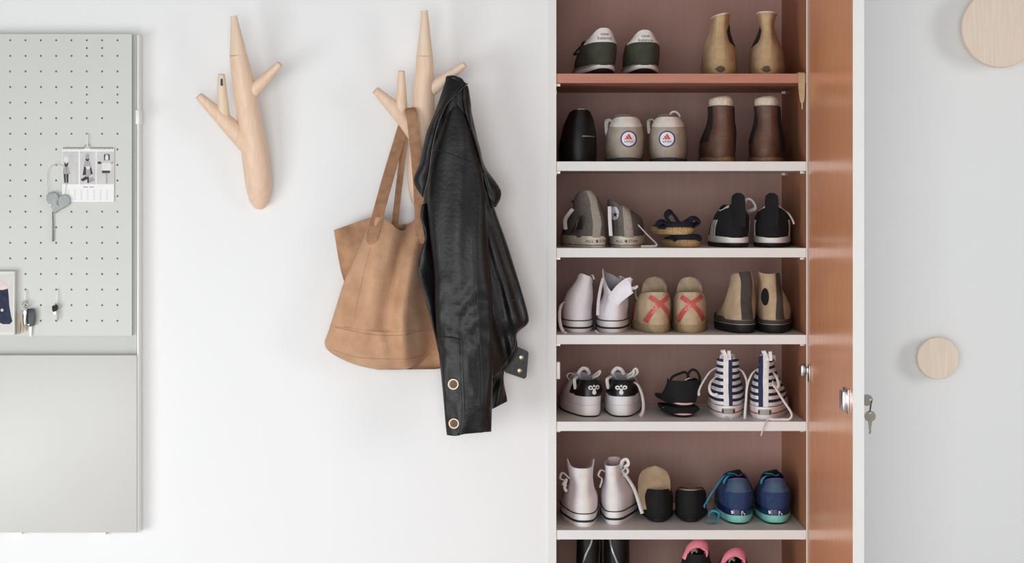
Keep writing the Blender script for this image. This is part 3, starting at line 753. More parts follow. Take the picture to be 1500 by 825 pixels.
puffed('key_head', [(76, 449), (78, 447.6), (83.5, 447), (85, 449.5), (84.4, 454), (81.8, 456), (78.5, 457.5), (76.5, 455)], YO-.008, .006, 'black_rubber', sk, o)
flat('blade', [(83.4, 456), (86, 456), (85.8, 468), (84.6, 470.5), (83.6, 467)], None, YO-.009, 'key_metal', sk, sk, .0015)
flat('tag', [(78.4, 457), (81.4, 456.4), (81.8, 460.5), (79, 461.2)], None, YO-.009, 'chrome', sk, sk, .0018)
# framed picture at the left edge
pf = empty('picture_frame', P(0, 490, YO), 'white picture frame with a denim clad figure at the left edge of the pegboard', 'picture')
o = pf.location
def fbx(name, x0, y0, x1, y1, Y0, Y1, m, bev=0, parent=None):
    a = P(x0, y0, Y0); c = P(x1, y1, Y0)
    return box(name, a.x-o.x, c.x-o.x, Y0-o.y, Y1-o.y, c.z-o.z, a.z-o.z, m, parent or pf, bev)
fbx('frame', -48, 397.5, 21.5, 491, YO-.020, YO, 'frame_white', .0015)
print_ = fbx('print', -44, 402, 18.5, 487, YO-.0206, YO-.0201, 'print_ground')
def ppoly(name, poly, m): flat(name, poly, None, YO-.0208, m, print_, pf, .0004)
ppoly('printed_shape', [(-14, 408), (2, 411), (10, 418), (11.5, 424), (4, 426), (-14, 424)], 'pale_pink')
ppoly('printed_shape', [(-14, 424), (4, 425), (11.5, 423), (12.5, 432), (13.6, 448), (16, 462), (18, 471), (14, 475), (4, 475), (-4, 471), (-14, 470)], 'denim')
flat('printed_shape', ell(3, 454.5, 2.2, 2.2), None, YO-.0212, 'photo_grey', print_, pf, .0003)

# ------------------------------------------------------------------ shoes
K = 1/643.0                                     # one photo pixel at heel depth, in metres
def interp(x, xs, ys):
    if x <= xs[0]: return ys[0]
    for i in range(1, len(xs)):
        if x <= xs[i]: return ys[i-1]+(ys[i]-ys[i-1])*(x-xs[i-1])/(xs[i]-xs[i-1])
    return ys[-1]
def sstep(a, b, x): t = max(0, min(1, (x-a)/(b-a))); return t*t*(3-2*t)
class Surf:
    """outer surface of a shoe: th = 0 at the heel, +-pi at the toe; u = 0 bottom, 1 collar.
    rows: (z, y heel, y toe, half width heel, half width ball, x shift)"""
    def __init__(s, rows, p=.72, top=None, bend=0, wr=0, seed=0, ramp=.45):
        s.rows = rows; s.p = p; s.top = top; s.bend = bend; s.wr = wr; s.seed = seed; s.ramp = ramp
    def row(s, u):
        r = s.rows; k = len(r); x = max(0, min(1, u))*(k-1); a = min(int(x), k-2); t = x-a
        g = lambda j: r[max(0, min(k-1, j))]
        return [cr(g(a-1)[c], g(a)[c], g(a+1)[c], g(a+2)[c], t) for c in range(6)]
    def uz(s, z):
        lo, hi = 0., 1.
        for _ in range(24):
            m = (lo+hi)/2
            if s.row(m)[0] < z: lo = m
            else: hi = m
        return lo
    def pt(s, th, u, grow=0.0):
        z, yb, yf, wh, wb, dx = s.row(u)
        th = (th+pi) % (2*pi)-pi
        t = (1-cos(th))/2; yb -= grow; yf += grow
        y = yb+t*(yf-yb)
        W = wh+(wb-wh)*sstep(.12, .62, t)+grow
        sn = sin(th); sg = 1 if sn >= 0 else -1
        x = sg*abs(sn)**s.p*W
        if s.top:
            rp = max(0, (u-s.ramp)/(1-s.ramp))**1.6
            z += rp*s.top(th, x/max(W, 1e-4))
        x += dx+s.bend*(y/.28)**2
        if s.wr:
            n = noise.noise_vector(Vector((x*26+s.seed*3, y*20, z*26+s.seed)))
            x += n.x*s.wr; y += n.y*s.wr*.7; z += n.z*s.wr*.5*max(0, min(1, u*3))
        return Vector((x, y, z))
    def nrm(s, th, u):
        e = .02; a = s.pt(th+e, u)-s.pt(th-e, u); b = s.pt(th, min(1, u+e))-s.pt(th, max(0, u-e))
        n = a.cross(b); return n.normalized() if n.length > 1e-9 else Vector((0, -1, 0))
def shell_vf(S, nt=44, nu=16, u0=0., u1=1., inner=True, thick=.0028, down=.06):
    rings = []; mi = []
    for i in range(nu+1): rings.append([S.pt(2*pi*k/nt, u0+(u1-u0)*i/nu) for k in range(nt)])
    v = [p for r in rings for p in r]; f = []; R_ = nu
    if inner:
        ni = 8
        for j in range(ni+1):
            u = u1-(u1-u0-down)*j/ni
            ring = []
            for k in range(nt):
                p = S.pt(2*pi*k/nt, u, -thick)
                if j == 0: p.z -= .0002
                ring.append(p)
            v += ring
        R_ = nu+ni+1
    for i in range(R_):
        for k in range(nt): f.append([i*nt+k, i*nt+(k+1) % nt, (i+1)*nt+(k+1) % nt, (i+1)*nt+k])
    split = (nu+1)*nt
    f.append([R_*nt+k for k in range(nt)]); f.append(list(range(nt)))
    return v, f, split
def patch_vf(S, ta, tb, ua, ub, off=.0012, nt=24, nu=8):
    """shell over the surface; ua, ub numbers or functions of a in 0..1 along th"""
    fa = ua if callable(ua) else (lambda a: ua); fb = ub if callable(ub) else (lambda a: ub)
    fta = ta if callable(ta) else (lambda b: ta); ftb = tb if callable(tb) else (lambda b: tb)
    v = []; W = nt+1; f = []
    for lay in (off, -.0006):
        for j in range(nu+1):
            for i in range(nt+1):
                a = i/nt; b = j/nu; th = fta(b)+(ftb(b)-fta(b))*a; u = fa(a)+(fb(a)-fa(a))*b
                v.append(S.pt(th, u)+S.nrm(th, u)*lay)
    o = W*(nu+1)
    for j in range(nu):
        for i in range(nt):
            q = j*W+i; f.append([q, q+1, q+W+1, q+W]); f.append([o+q, o+q+W, o+q+W+1, o+q+1])
        q = j*W; f.append([q, q+W, o+q+W, o+q]); q += nt; f.append([q, o+q, o+q+W, q+W])
    for i in range(nt):
        f.append([i, o+i, o+i+1, i+1]); q = nu*W+i; f.append([q, q+1, o+q+1, o+q])
    return v, f
INSTEP = ([.0, .035, .050, .066, .085, .11, .15], [1, .985, .86, .64, .50, .43, .40])
PAIR = {}
class Shoe:
    def __init__(s, name, label, cat, group, px_, row, depth=.045, rot=0, L=.275, upper=None, prof=(), sole=(), lining='dark_lining',
                 top=None, p=.72, wr=0, seed=0, wb=.041, bend=0, rx=0, ramp=.45, instep=None, dz=0, hole=True, thick=.0028, up_name='upper'):
        s.L = L; zsh = SHELF[row]
        if group:
            PAIR[group] = PAIR.get(group, 0)+1; bend = -.005 if PAIR[group] == 1 else .005
        X = (px_-750)*(D+depth)/F
        s.root = empty(name, (X, depth, zsh+.0004+dz), label, cat, group, R(rot), R(rx))
        ins = instep or INSTEP
        rows = []
        for q in prof:
            h, w_ = q[0], q[1]; yb = q[2]*K if len(q) > 2 else 0; dx = q[3]*K if len(q) > 3 else 0
            z = h*K; w_ *= K
            yf = max(interp(z, *ins)*L, yb+.045)
            k = interp(z, [.02, .045, .08, .115], [1, 1, .4, .06])
            rows.append((z, yb, yf, w_, w_+(max(wb, w_)-w_)*k, dx))
        s.S = Surf(rows, p, top, bend, wr, seed, ramp)
        s.zs = 0
        s.soles = []
        for q in sole:
            nm, m, h0, h1, w0, w1, y0, y1 = q[:8]; arch = q[8] if len(q) > 8 else 0
            rr = []
            for t in (0, .25, .75, 1):
                g = {0: -.0018, .25: 0, .75: 0, 1: -.0008}[t]
                ww = (w0+(w1-w0)*t)*K+g; yy = (y0+(y1-y0)*t)*K-g
                rr.append(((h0+(h1-h0)*t)*K, yy, L+.004+g, ww, max(wb+.003, ww)+g, 0))
            SS = Surf(rr, p, None, bend)
            if arch:
                base = SS.pt
                def apt(th, u, grow=0, base=base, arch=arch):
                    v_ = base(th, u, grow); a = (th+pi) % (2*pi)-pi; v_.z += arch*K*exp(-(a/.62)**2); return v_
                SS.pt = apt
            v, f, _ = shell_vf(SS, 44, 6, inner=False)
            o = link(nm, v, f, m, s.root, True, 45); s.soles.append((SS, o))
        v, f, split = shell_vf(s.S, inner=hole, thick=thick)
        fm = [1 if hole and max(q) >= split and min(q) >= split-44 and len(q) == 4 and min(q) >= split else 0 for q in f]
        if hole: fm[-2] = 1
        s.up = link(up_name, v, f, upper, s.root, True, 60, [upper, lining], fm)
        s.vs, s.fs = v, f
        s.tree = BVHTree.FromPolygons(v, f)
    def patch(s, name, m, ta, tb, ua, ub, off=.0012, S=None, parent=None, nt=24, nu=8):
        v, f = patch_vf(S or s.S, ta, tb, ua, ub, off, nt, nu); return link(name, v, f, m, parent or s.root, True, 50)
    def uat(s, th, h):
        lo, hi = 0., 1.
        for _ in range(22):
            m = (lo+hi)/2
            if s.S.pt(th, m).z < h*K: lo = m
            else: hi = m
        return min(lo, .97)
    def thx(s, x, u, S=None):
        r = (S or s.S).row(u); q = max(-.98, min(.98, (x*K-r[5])/r[3])); return math.asin(abs(q)**(1/s.S.p))*(1 if q >= 0 else -1)
    def xstrip(s, name, m, x0, x1, h0, u1, off=.0012, parent=None, nt=6, nu=24):
        """vertical strip up the heel between x0(b) and x1(b) px"""
        u0 = s.uh(h0) if h0 > 1 else h0
        g = lambda x: (lambda b: s.thx(x(b) if callable(x) else x, u0+(u1-u0)*b))
        return s.patch(name, m, g(x0), g(x1), u0, u1, off, None, parent, nt, nu)
    def uh(s, h): return s.S.uz(h*K)
    def hit(s, x, z, tree=None):
        h = (tree or s.tree).ray_cast(Vector((x, -.2, z)), Vector((0, 1, 0)))
        return h[0].y if h[0] else .0
    def decal(s, name, polys, m, off=.0012, parent=None, tree=None):
        """polys: list of polygons in px (x, h) about the heel middle, laid on the heel"""
        v = []; f = []
        for q in polys:
            n = len(v)
            for x, h in q:
                y = s.hit(x*K, h*K, tree); v.append((x*K, y-off, h*K))
            for x, h in q:
                y = s.hit(x*K, h*K, tree); v.append((x*K, y+.0003, h*K))
            k = len(q); f.append([n+i for i in range(k)])
            f += [[n+i, n+(i+1) % k, n+k+(i+1) % k, n+k+i] for i in range(k)]
        return link(name, v, f, m, parent or s.root, False)
    def disc(s, name, cx, ch, r, m, off=.0012, parent=None, r0=0, ry=None, tree=None):
        polys = []; n = 24; ry = ry or r; kk = ry/r
        e = lambda a, q: (cx+q*cos(a), ch+q*kk*sin(a))
        rr = [r0, (r0+r)/2, r] if r0 else [0, r/2, r]
        for i in range(n):
            a, b = 2*pi*i/n, 2*pi*(i+1)/n
            for j in range(2):
                if rr[j] == 0: polys.append([(cx, ch), e(a, rr[1]), e(b, rr[1])])
                else: polys.append([e(a, rr[j]), e(a, rr[j+1]), e(b, rr[j+1]), e(b, rr[j])])
        return s.decal(name, polys, m, off, parent, tree)
    def band(s, name, pts, hw, m, off=.0012, n=14, parent=None, tree=None):
        q = crpath([tuple(p) for p in pts], n); polys = []
        L_, R__ = [], []
        for i in range(n):
            dx = q[min(i+1, n-1)][0]-q[max(0, i-1)][0]; dz = q[min(i+1, n-1)][1]-q[max(0, i-1)][1]; l = sqrt(dx*dx+dz*dz) or 1
            L_.append((q[i][0]-dz/l*hw, q[i][1]+dx/l*hw)); R__.append((q[i][0]+dz/l*hw, q[i][1]-dx/l*hw))
        for i in range(n-1):
            for a, b in ((0, .5), (.5, 1)):
                mixp = lambda i_, t: (L_[i_][0]+(R__[i_][0]-L_[i_][0])*t, L_[i_][1]+(R__[i_][1]-L_[i_][1])*t)
                polys.append([mixp(i, a), mixp(i, b), mixp(i+1, b), mixp(i+1, a)])
        return s.decal(name, polys, m, off, parent, tree)
    def text(s, name, body, cx, ch, size, m, off=.0014, parent=None, tree=None, sx=1):
        c = bpy.data.curves.new('lettering', 'FONT'); c.body = body; c.size = size*K; c.align_x = 'CENTER'; c.resolution_u = 2
        o = bpy.data.objects.new('lettering', c); COL.objects.link(o)
        dg = bpy.context.evaluated_depsgraph_get(); me = bpy.data.meshes.new_from_object(o.evaluated_get(dg))
        v = []
        for q in me.vertices:
            x = cx*K+q.co.x*sx; z = ch*K+q.co.y; v.append((x, s.hit(x, z, tree)-off, z))
        f = [list(p.vertices) for p in me.polygons]
        bpy.data.objects.remove(o); bpy.data.curves.remove(c); bpy.data.meshes.remove(me)
        return link(name, v, f, m, parent or s.root, False)
    def lace(s, pts, r=1.6, m='lace', name='lace', n=30, flat=.45, px_=True):
        q = [(p[0]*K, p[1]*K, p[2]*K) for p in pts]
        return tube(name, q, r*K, m, s.root, n=n, seg=6, flat=flat)
    def tongue(s, h, hw, m, y0=None, lean=.0, base=None, dx=0, bulge=.006, tip=.55, name='tongue', tp=.6):
        """plate standing at the front of the opening, top at height h px"""
        r = s.S.row(1.0); zt = r[0]; yf = r[2]; b = base if base is not None else zt/K-14
        y1 = (y0*K if y0 is not None else yf-.006)
        pts = [(r[5]*.5, y1+.03, b*K), (r[5], y1+.008, (b+(h-b)*.35)*K), (r[5]+dx*K*.6, y1-lean*K*.5, (b+(h-b)*.75)*K), (r[5]+dx*K, y1-lean*K, h*K)]
        q = crpath(pts, 18); hws = []
        for i in range(18):
            t = i/17; hws.append(hw*K*((.92+.08*min(1, t*2)) if t < tp else max(.06, sqrt(max(0, 1-((t-tp)/(1-tp))**2))**tip)))
        return strip(name, q, hws, m, s.root, side=(1, 0, 0), bulge=-bulge, thick=.003, nk=8)
    def crosslaces(s, m='lace', n=3, hw=15, name='lace', w=1.8):
        r = s.S.row(1.0); y0 = r[2]; z0 = r[0]
        for i in range(n):
            y = y0+.012+i*.017
            h = s.tree.ray_cast(Vector((0, y, .3)), Vector((0, 0, -1))); z = (h[0].z if h[0] else z0)+.004
            tube(name, [(-hw*K, y, z-.006), (-hw*K*.5, y+.003, z), (hw*K*.5, y+.003, z), (hw*K, y, z-.006)], w*K, m, s.root, n=10, seg=6, flat=.5)
def heeltop(heel=0, hw=.8, side=0, front=0, fw=.9, tilt=0):
    def g(th, xn):
        a = abs(th)
        return (heel*exp(-(a/hw)**2)+side*exp(-((a-1.6)/.5)**2)+front*exp(-((a-pi)/fw)**2)+tilt*xn)*K
    return g

# --- row 1, green sneakers
G = 'pair of green suede sneakers'
for i, (cx, rot, lab) in enumerate(((885.5, 6.3, 'dark green suede sneaker with white heel tab, leftmost on the orange top shelf'),
                                    (945, 1.0, 'dark green suede sneaker with white heel tab standing beside the tan boots'))):
    hh = 0 if i == 0 else -3
    s = Shoe('sneaker', lab, 'shoe', G, cx, 1, .05, rot, .285, 'green_suede',
             [(13, 23.5, 3), (20, 26, 1), (32, 27, 0), (42, 26, 1), (48, 24, 3), (53+hh, 21, 6)],
             [('outsole', 'black_rubber', 0, 9, 22, 25, 10, 4, 2), ('midsole', 'white_rubber', 6, 12, 25.5, 26, 4, 2, 4), ('midsole_wedge', 'grey_foam', 11, 16, 25.5, 25, 3, 2, 4)],
             'black_fabric', heeltop(16.5, .72, -3, 5), seed=i)
    u = s.uh(45.5)
    ht_ = s.patch('heel_tab', 'white_leather', -1.25, 1.25, lambda a: s.uat(-1.25+2.5*a, 48.5-2.5*(2*a-1)**2), 1.0, .0016, nt=36, nu=10)
    vv, ff = ht_.data.vertices, ht_.data.polygons
    tr = BVHTree.FromPolygons([q.co[:] for q in vv], [list(p_.vertices) for p_ in ff])
    s.text('lettering', 'new', 1, 58.5+hh, 6.4, 'print_dark', .0006, ht_, tr, 1.15)
    s.text('lettering', 'balance', 1, 52.3+hh, 6.4, 'print_dark', .0006, ht_, tr, 1.15)
    s.tongue(60+hh, 15, 'black_fabric', dx=-6)
    s.crosslaces('black_fabric')
    s.patch('collar_lining', 'black_fabric', 1.3, 2*pi-1.3, .86, 1.0, .0022, nt=40)
    if i == 0: s.lace([(-20, 70, 52), (-32, 62, 40), (-37, 60, 34), (-30, 66, 36)], 2.4, 'black_fabric')
# --- row 1, tan boots
G = 'pair of tan suede boots'
for i, (cx, rot, lab) in enumerate(((1055.5, -5.2, 'tan suede ankle boot with slanted top edge on the orange shelf'),
                                    (1123, -7.5, 'tan suede ankle boot with flared top at the right end of the orange shelf'))):
    pr = [(3, 23.5, 1), (12, 25.5), (22, 26), (34, 25, 1), (44, 20.5, 4), (54, 16.5, 7, -1), (66, 13.8, 8, -1), (80, 13, 8, 0), (91, 13, 8, 1)] if i == 0 else \
         [(3, 23.5, 1), (12, 25), (22, 25.5), (34, 24, 1), (44, 19.5, 4), (54, 14, 7), (66, 10.5, 9), (76, 9.5, 9), (86, 12, 8), (94, 14.3, 7)]
    s = Shoe('ankle_boot', lab, 'boot', G, cx, 1, .05, rot, .28, 'tan_nubuck', pr, [('sole', 'tan_sole', 0, 4.5, 24, 25, 2, 1)], 'shearling',
             heeltop(0, .8, 0, 0, tilt=3 if i == 0 else 0), seed=i, wr=.002)
    s.patch('heel_counter', 'tan_counter', -1.9, 1.9, .0, s.uh(21), .0014, nt=40)
    s.decal('heel_badge', [[(-8.5, 8.5), (-4, 4.8), (0, 3.6), (0, 13.6), (-4, 12.4)], [(0, 3.6), (4, 4.8), (8.5, 8.5), (4, 12.4), (0, 13.6)]], 'badge_olive', .0024)
    sg = 1 if i == 0 else -1
    s.patch('side_gusset', 'dark_gusset', *sorted((sg*.80, sg*2.0)), lambda a: s.uh(44)+.06*abs(2*a-1), lambda a: s.uh(76)-.10*abs(2*a-1), .0007)  # dark patch: black elastic, plus shadow beside the neck put into the colour
    s.xstrip('back_strip', 'tan_counter', -6, 6, 24, .98, .0012)
    s.patch('top_binding', 'shearling', -pi, pi, .965, 1.0, .0014, nt=44, nu=3)
# --- row 2, black shoe
s = Shoe('black_shoe', 'single plain black shoe with painted glint arcs in the left corner of the second shelf', 'shoe', None, 849, 2, .05, 0, .27, 'black_shoe',
         [(2, 27.5), (14, 28.5), (28, 28), (42, 25, 1, 1), (54, 22, 3, 1), (66, 18, 5, 2), (74, 15, 7, 2)], [('outsole', 'black_rubber', 0, 4, 27, 28, 1, 0)], 'black_fabric', heeltop(4, .9))
s.patch('glint_arc', 'chrome', .05, .95, s.uh(37), lambda a: s.uh(38.3), .0016, nt=14, nu=2)  # bright arcs on heel and collar: glints put in as chrome strips
s.patch('top_glint', 'chrome', -.45, .45, .975, 1, .0012, nt=12, nu=2)
s.tongue(76, 13, 'black_fabric')
# --- row 2, grey sneakers
G = 'pair of grey suede sneakers with round badges'
for i, (cx, rot, lab) in enumerate(((918, -1.4, 'grey suede sneaker with round white heel badge, beside the single black shoe'),
                                    (978.5, -4.6, 'grey suede sneaker with round white heel badge, nearer the brown boots'))):
    s = Shoe('sneaker', lab, 'shoe', G, cx, 2, .05, rot, .285, 'grey_suede',
             [(7, 26.5, 1), (16, 29), (28, 29.5), (40, 28.5, 1), (50, 26, 2), (58, 22.5, 5), (64, 19.5, 8)],
             [('outsole', 'teal_sole', 0, 5.5, 25.5, 26, 2, 1, 1), ('midsole', 'sand_sole', 5, 9.5, 26.5, 26, 1, 1, 1)], 'off_white', heeltop(2, 1, -4, 5), seed=i)
    u = s.uh(50.5)
    s.patch('collar_tab', 'off_white', -1.2, 1.2, lambda a: u+.05*abs(2*a-1)**2, 1.0, .0018, nt=32)
    s.tongue(73, 17, 'grey_suede', dx=2, tip=.5); s.crosslaces('lace')
    bx = 3 if i == 0 else -1.5
    bd = s.disc('badge', bx, 33.5, 12.2, 'badge_blue', .0012)
    s.disc('badge_field', bx, 33.5, 10.2, 'badge_white', .0018, bd)
    bars = []
    for j, hgt in enumerate((4.2, 6.6, 9)):
        x0 = bx-5.6+j*4.1
        bars.append([(x0, 33.6), (x0+3.2, 33.6), (x0+3.2-hgt*.30, 33.6+hgt*.5), (x0+1.6-hgt*.42, 33.6+hgt*.52)])
    bars = [[(bx+a, 32.8+b) for a, b in q] for q in ([(-6, 0), (-2.9, 0), (-4.1, 2.4), (-6.2, 1.2)], [(-2.1, 0), (1, 0), (-2, 5.6), (-4.4, 4.2)], [(1.8, 0), (5.2, 0), (.6, 8.2), (-1.9, 6.8)])]
    s.decal('badge_stripes', bars, 'badge_red', .0024, bd)
    s.text('lettering', 'adidas', bx, 28.4, 5, 'badge_blue', .0024, bd, None, 1.1)
    if i == 1: s.lace([(8, 60, 64), (3, 40, 70), (8, 36, 75), (14, 36, 73), (17, 40, 67), (9, 55, 63)], 1.8, 'lace')
    else: s.lace([(-20, 40, 58), (-25, 40, 63), (-28, 50, 55), (-27, 60, 40)], 2.2, 'off_white')
    s.lace([(-18, 30, 60), (-25, 34, 64), (-29, 45, 60), (-28, 55, 44)], 2.4, 'off_white')
# --- row 2, brown boots
G = 'pair of brown leather boots with fleece lining'
for i, (cx, rot, lab) in enumerate(((1058, -2.2, 'brown leather boot with cream fleece collar, beside the grey sneakers'),
                                    (1122, -7.5, 'brown leather boot with cream fleece collar at the right end of the second shelf'))):
    dd = 0 if i == 0 else 1
    s = Shoe('ankle_boot', lab, 'boot', G, cx, 2, .05, rot, .285, 'brown_leather',
             [(6, 23.5, 2), (16, 24.5), (28, 24, 1), (40, 21.5, 3, 1), (52, 18.5, 5, 2), (64, 17.5, 6, 2), (76, 18, 6, 2), (83, 18.5, 6, 1)],
             [('welt', 'brown_welt', 0, 7.5, 25.5, 25, 1, 2)], 'shearling', None, seed=i, wr=.002)
    for sg in (-1, 1):
        s.patch('side_gusset', 'dark_gusset', *sorted((sg*(.85 if sg < 0 or i else 1.0), sg*2.3)), s.uh(18 if sg > 0 else 30), .985, .0016)
    C = Surf([(82*K, 8*K, .115, 17*K, 17*K, 1*K), (88*K, 5.5*K, .117, 18.5*K, 18*K, 1*K), (94*K, 6.5*K, .116, 17.5*K, 17*K, 1*K), (97*K, 10*K, .112, 13*K, 14*K, 1*K)], .72, lambda th, xn: (1.5*K*sin(th)))
    v, f, sp_ = shell_vf(C, 40, 12, inner=True, thick=.008, down=.3); link('fleece_collar', v, f, 'shearling', s.root)
    s.xstrip('back_stay', 'brown_leather', -5, 7, 38, .98, .0012)
# --- row 3, grey high tops (folded over)
G = 'pair of grey canvas high tops'
def conv_star(s, cx, ch, r, m, parent, tree=None, off=.0014):
    poly = []
    for k in range(10):
        a = pi/2+2*pi*k/10; q = r if k % 2 == 0 else r*.42; poly.append((cx+q*cos(a), ch+q*sin(a)))
    s.decal('star', [[(cx, ch), poly[k], poly[(k+1) % 10]] for k in range(10)], m, off, parent, tree)
def stree(o): return BVHTree.FromPolygons([q.co[:] for q in o.data.vertices], [list(p_.vertices) for p_ in o.data.polygons])
for i in range(2):
    if i == 0:
        s = Shoe('high_top_sneaker', 'grey canvas high top leaning left in the left corner of the third shelf', 'shoe', G, 874.5, 3, .04, 9.5, .275, 'grey_canvas',
                 [(14, 23.5), (24, 23.5), (36, 22.5, 0, 0), (48, 20, 1, -1), (58, 18, 2, -4), (68, 16.5, 3, -7), (77, 14, 5, -10), (84, 9, 8, -13)],
                 [('sole', 'old_rubber', 0, 16.5, 24.5, 25, 0, 0)], 'dark_lining', heeltop(0, .8, 0, -34, 1.2, 0), wr=.004, seed=3)
        s.xstrip('back_strip', 'grey_tape', lambda b: -6-9*b**2, lambda b: 6-10*b**2, 14.5, .97, .0012)
        s.decal('side_opening', [[(-33, 22), (-26, 20), (-26, 44), (-31, 38)], [(-26, 20), (-18, 26), (-20, 46), (-26, 44)]], 'dark_lining', .0016)
        s.lace([(-33, 70, 26), (-35, 62, 40), (-31, 50, 50), (-27, 44, 56)], 3.0)
        s.lace([(-18, 70, 34), (-10, 68, 44), (-5, 72, 40), (-14, 74, 30)], 2.4)
        s.tongue(58, 14, 'dark_lining', y0=46, dx=-8)
    else:
        s = Shoe('high_top_sneaker', 'grey canvas high top with round ankle patch and trailing white lace', 'shoe', G, 917, 3, .04, -3.4, .275, 'grey_canvas',
                 [(14, 23), (24, 23.5), (34, 23, 0, 0), (44, 20.5, 1, -2), (52, 18, 2, -5), (60, 15.5, 3, -9), (66, 13.5, 5, -12)],
                 [('sole', 'old_rubber', 0, 16.5, 24, 24, 0, 0)], 'grey_lining', heeltop(-2, .8, 0, -22, 1.2, -7), wr=.003, seed=5)
        s.xstrip('back_strip', 'grey_tape', lambda b: -2-4*b, lambda b: 11-7*b, 14.5, .95, .0012)
        pt_ = s.disc('ankle_patch', -17, 50, 6.8, 'grey_lining', .0030, None, ry=10)
        conv_star(s, -16, 48, 4.2, 'print_dark', pt_, None, .0042)
        s.lace([(-22, -2, 17), (-23.5, -3, 40), (-24, 0, 60)], 2.6)
        s.lace([(18, 10, 33), (32, 6, 18), (44, 0, 6), (43, -2, 2.2), (34, -4, 1.6), (22, -5, 1.6)], 2.2, n=40)
    SS, so = s.soles[0]; tr = stree(so)
    pl = s.disc('heel_plate', 0, 9.3, .01, 'old_rubber', .0005, so, tree=tr) if False else None
    s.patch('foxing_line', 'foxing_line', -2.6, 2.6, .28, .32, .0007, SS, so, nt=50, nu=2)
    s.text('lettering', 'ALL', -10, 7.2, 6, 'print_dark', .0014, so, tr); conv_star(s, 0, 9.2, 2.9, 'print_dark', so, tr); s.text('lettering', 'STAR', 10.5, 7.2, 6, 'print_dark', .0014, so, tr)
# --- row 3, navy espadrille sandals
G = 'pair of navy sandals with jute soles'
def espadrille(lab, px_, depth, dz, rot, hw, first):
    X = (px_-750)*(D+depth)/F
    t = empty('sandal', (X, depth, SHELF[3]+.0004+dz), lab, 'sandal', G, R(rot))
    S0 = Surf([(0, .004, .225, hw*K*.93, .038, 0), (2.5*K, 0, .23, hw*K, .041, 0), (9*K, 0, .23, hw*K, .041, 0), (11*K, .003, .228, hw*K*.95, .039, 0)], .72)
    v, f, _ = shell_vf(S0, 44, 8, inner=False); so = link('sole', v, f, 'jute', t, True, 50)
    mb = MB()
    for k in range(30):
        th = -1.9+3.8*k/29; mb.add(*tube_vf([S0.pt(th, .95)+S0.nrm(th, .6)*.0004, S0.pt(th+.05, .6)+S0.nrm(th, .6)*.0012, S0.pt(th, .15)], .0013, 5))
    b_ = mb.build('jute_braid', 'jute', so); b_['kind'] = 'stuff'
    H = Surf([(10*K, .006, .224, hw*K*.9, .036, 0), (12*K, .004, .222, hw*K*.93, .037, 0), (13*K, .012, .215, hw*K*.85, .034, 0)], .72)
    v, f, _ = shell_vf(H, 40, 3, inner=False); link('footbed', v, f, 'navy', t)
    hs = Surf([(11*K, .003, .17, hw*K*.96, .039, 0), (15*K, .004, .12, hw*K*.93, .036, 0), (19*K, .010, .09, hw*K*.80, .03, 0)], .72, heeltop(0, 1, -2, -4), wr=.002, seed=2)
    v, f = patch_vf(hs, -1.7, 1.7, 0, 1, .001); link('heel_strap', v, f, 'navy', t)
    lw = hw*1.0
    def loop(name, pts, w_): strip(name, [(a*K, b*K, c_*K) for a, b, c_ in pts], [q*K for q in w_], 'navy', t, side=(0, 1, .25), bulge=.004, thick=.003, n=18, nk=6)
    if first:
        loop('bow_loop', [(0, 20, 12), (-9, 18, 13.5), (-17, 14, 14.5), (-21, 14, 13), (-12, 18, 11), (0, 20, 12)], [3, 5, 6, 6, 5, 3])
        loop('bow_loop', [(0, 20, 12), (7, 18, 13.5), (15, 14, 14), (20, 14, 13), (12, 18, 11), (0, 20, 12)], [3, 5, 6, 6, 5, 3])
    else:
        loop('bow_loop', [(0, 16, 14), (-6, 16, 24), (-14, 14, 33), (-21, 14, 26), (-12, 16, 14), (0, 16, 13)], [5, 9, 12, 11, 8, 5])
        loop('bow_loop', [(0, 16, 14), (10, 16, 20), (20, 14, 25), (28, 14, 19), (18, 16, 12), (0, 16, 13)], [5, 8, 10, 10, 7, 5])
        loop('bow_loop', [(-16, 20, 13), (-24, 20, 19), (-31, 20, 17), (-33, 20, 12), (-22, 20, 11)], [4, 8, 8, 7, 5])
    return t
espadrille('navy sandal with jute sole lying directly on the third shelf', 1008, .05, 0, 3, 24, True)
espadrille('navy sandal with jute sole and big bow stacked on top of its twin', 1000, .053, 18.5*K, 8, 26.5, False)
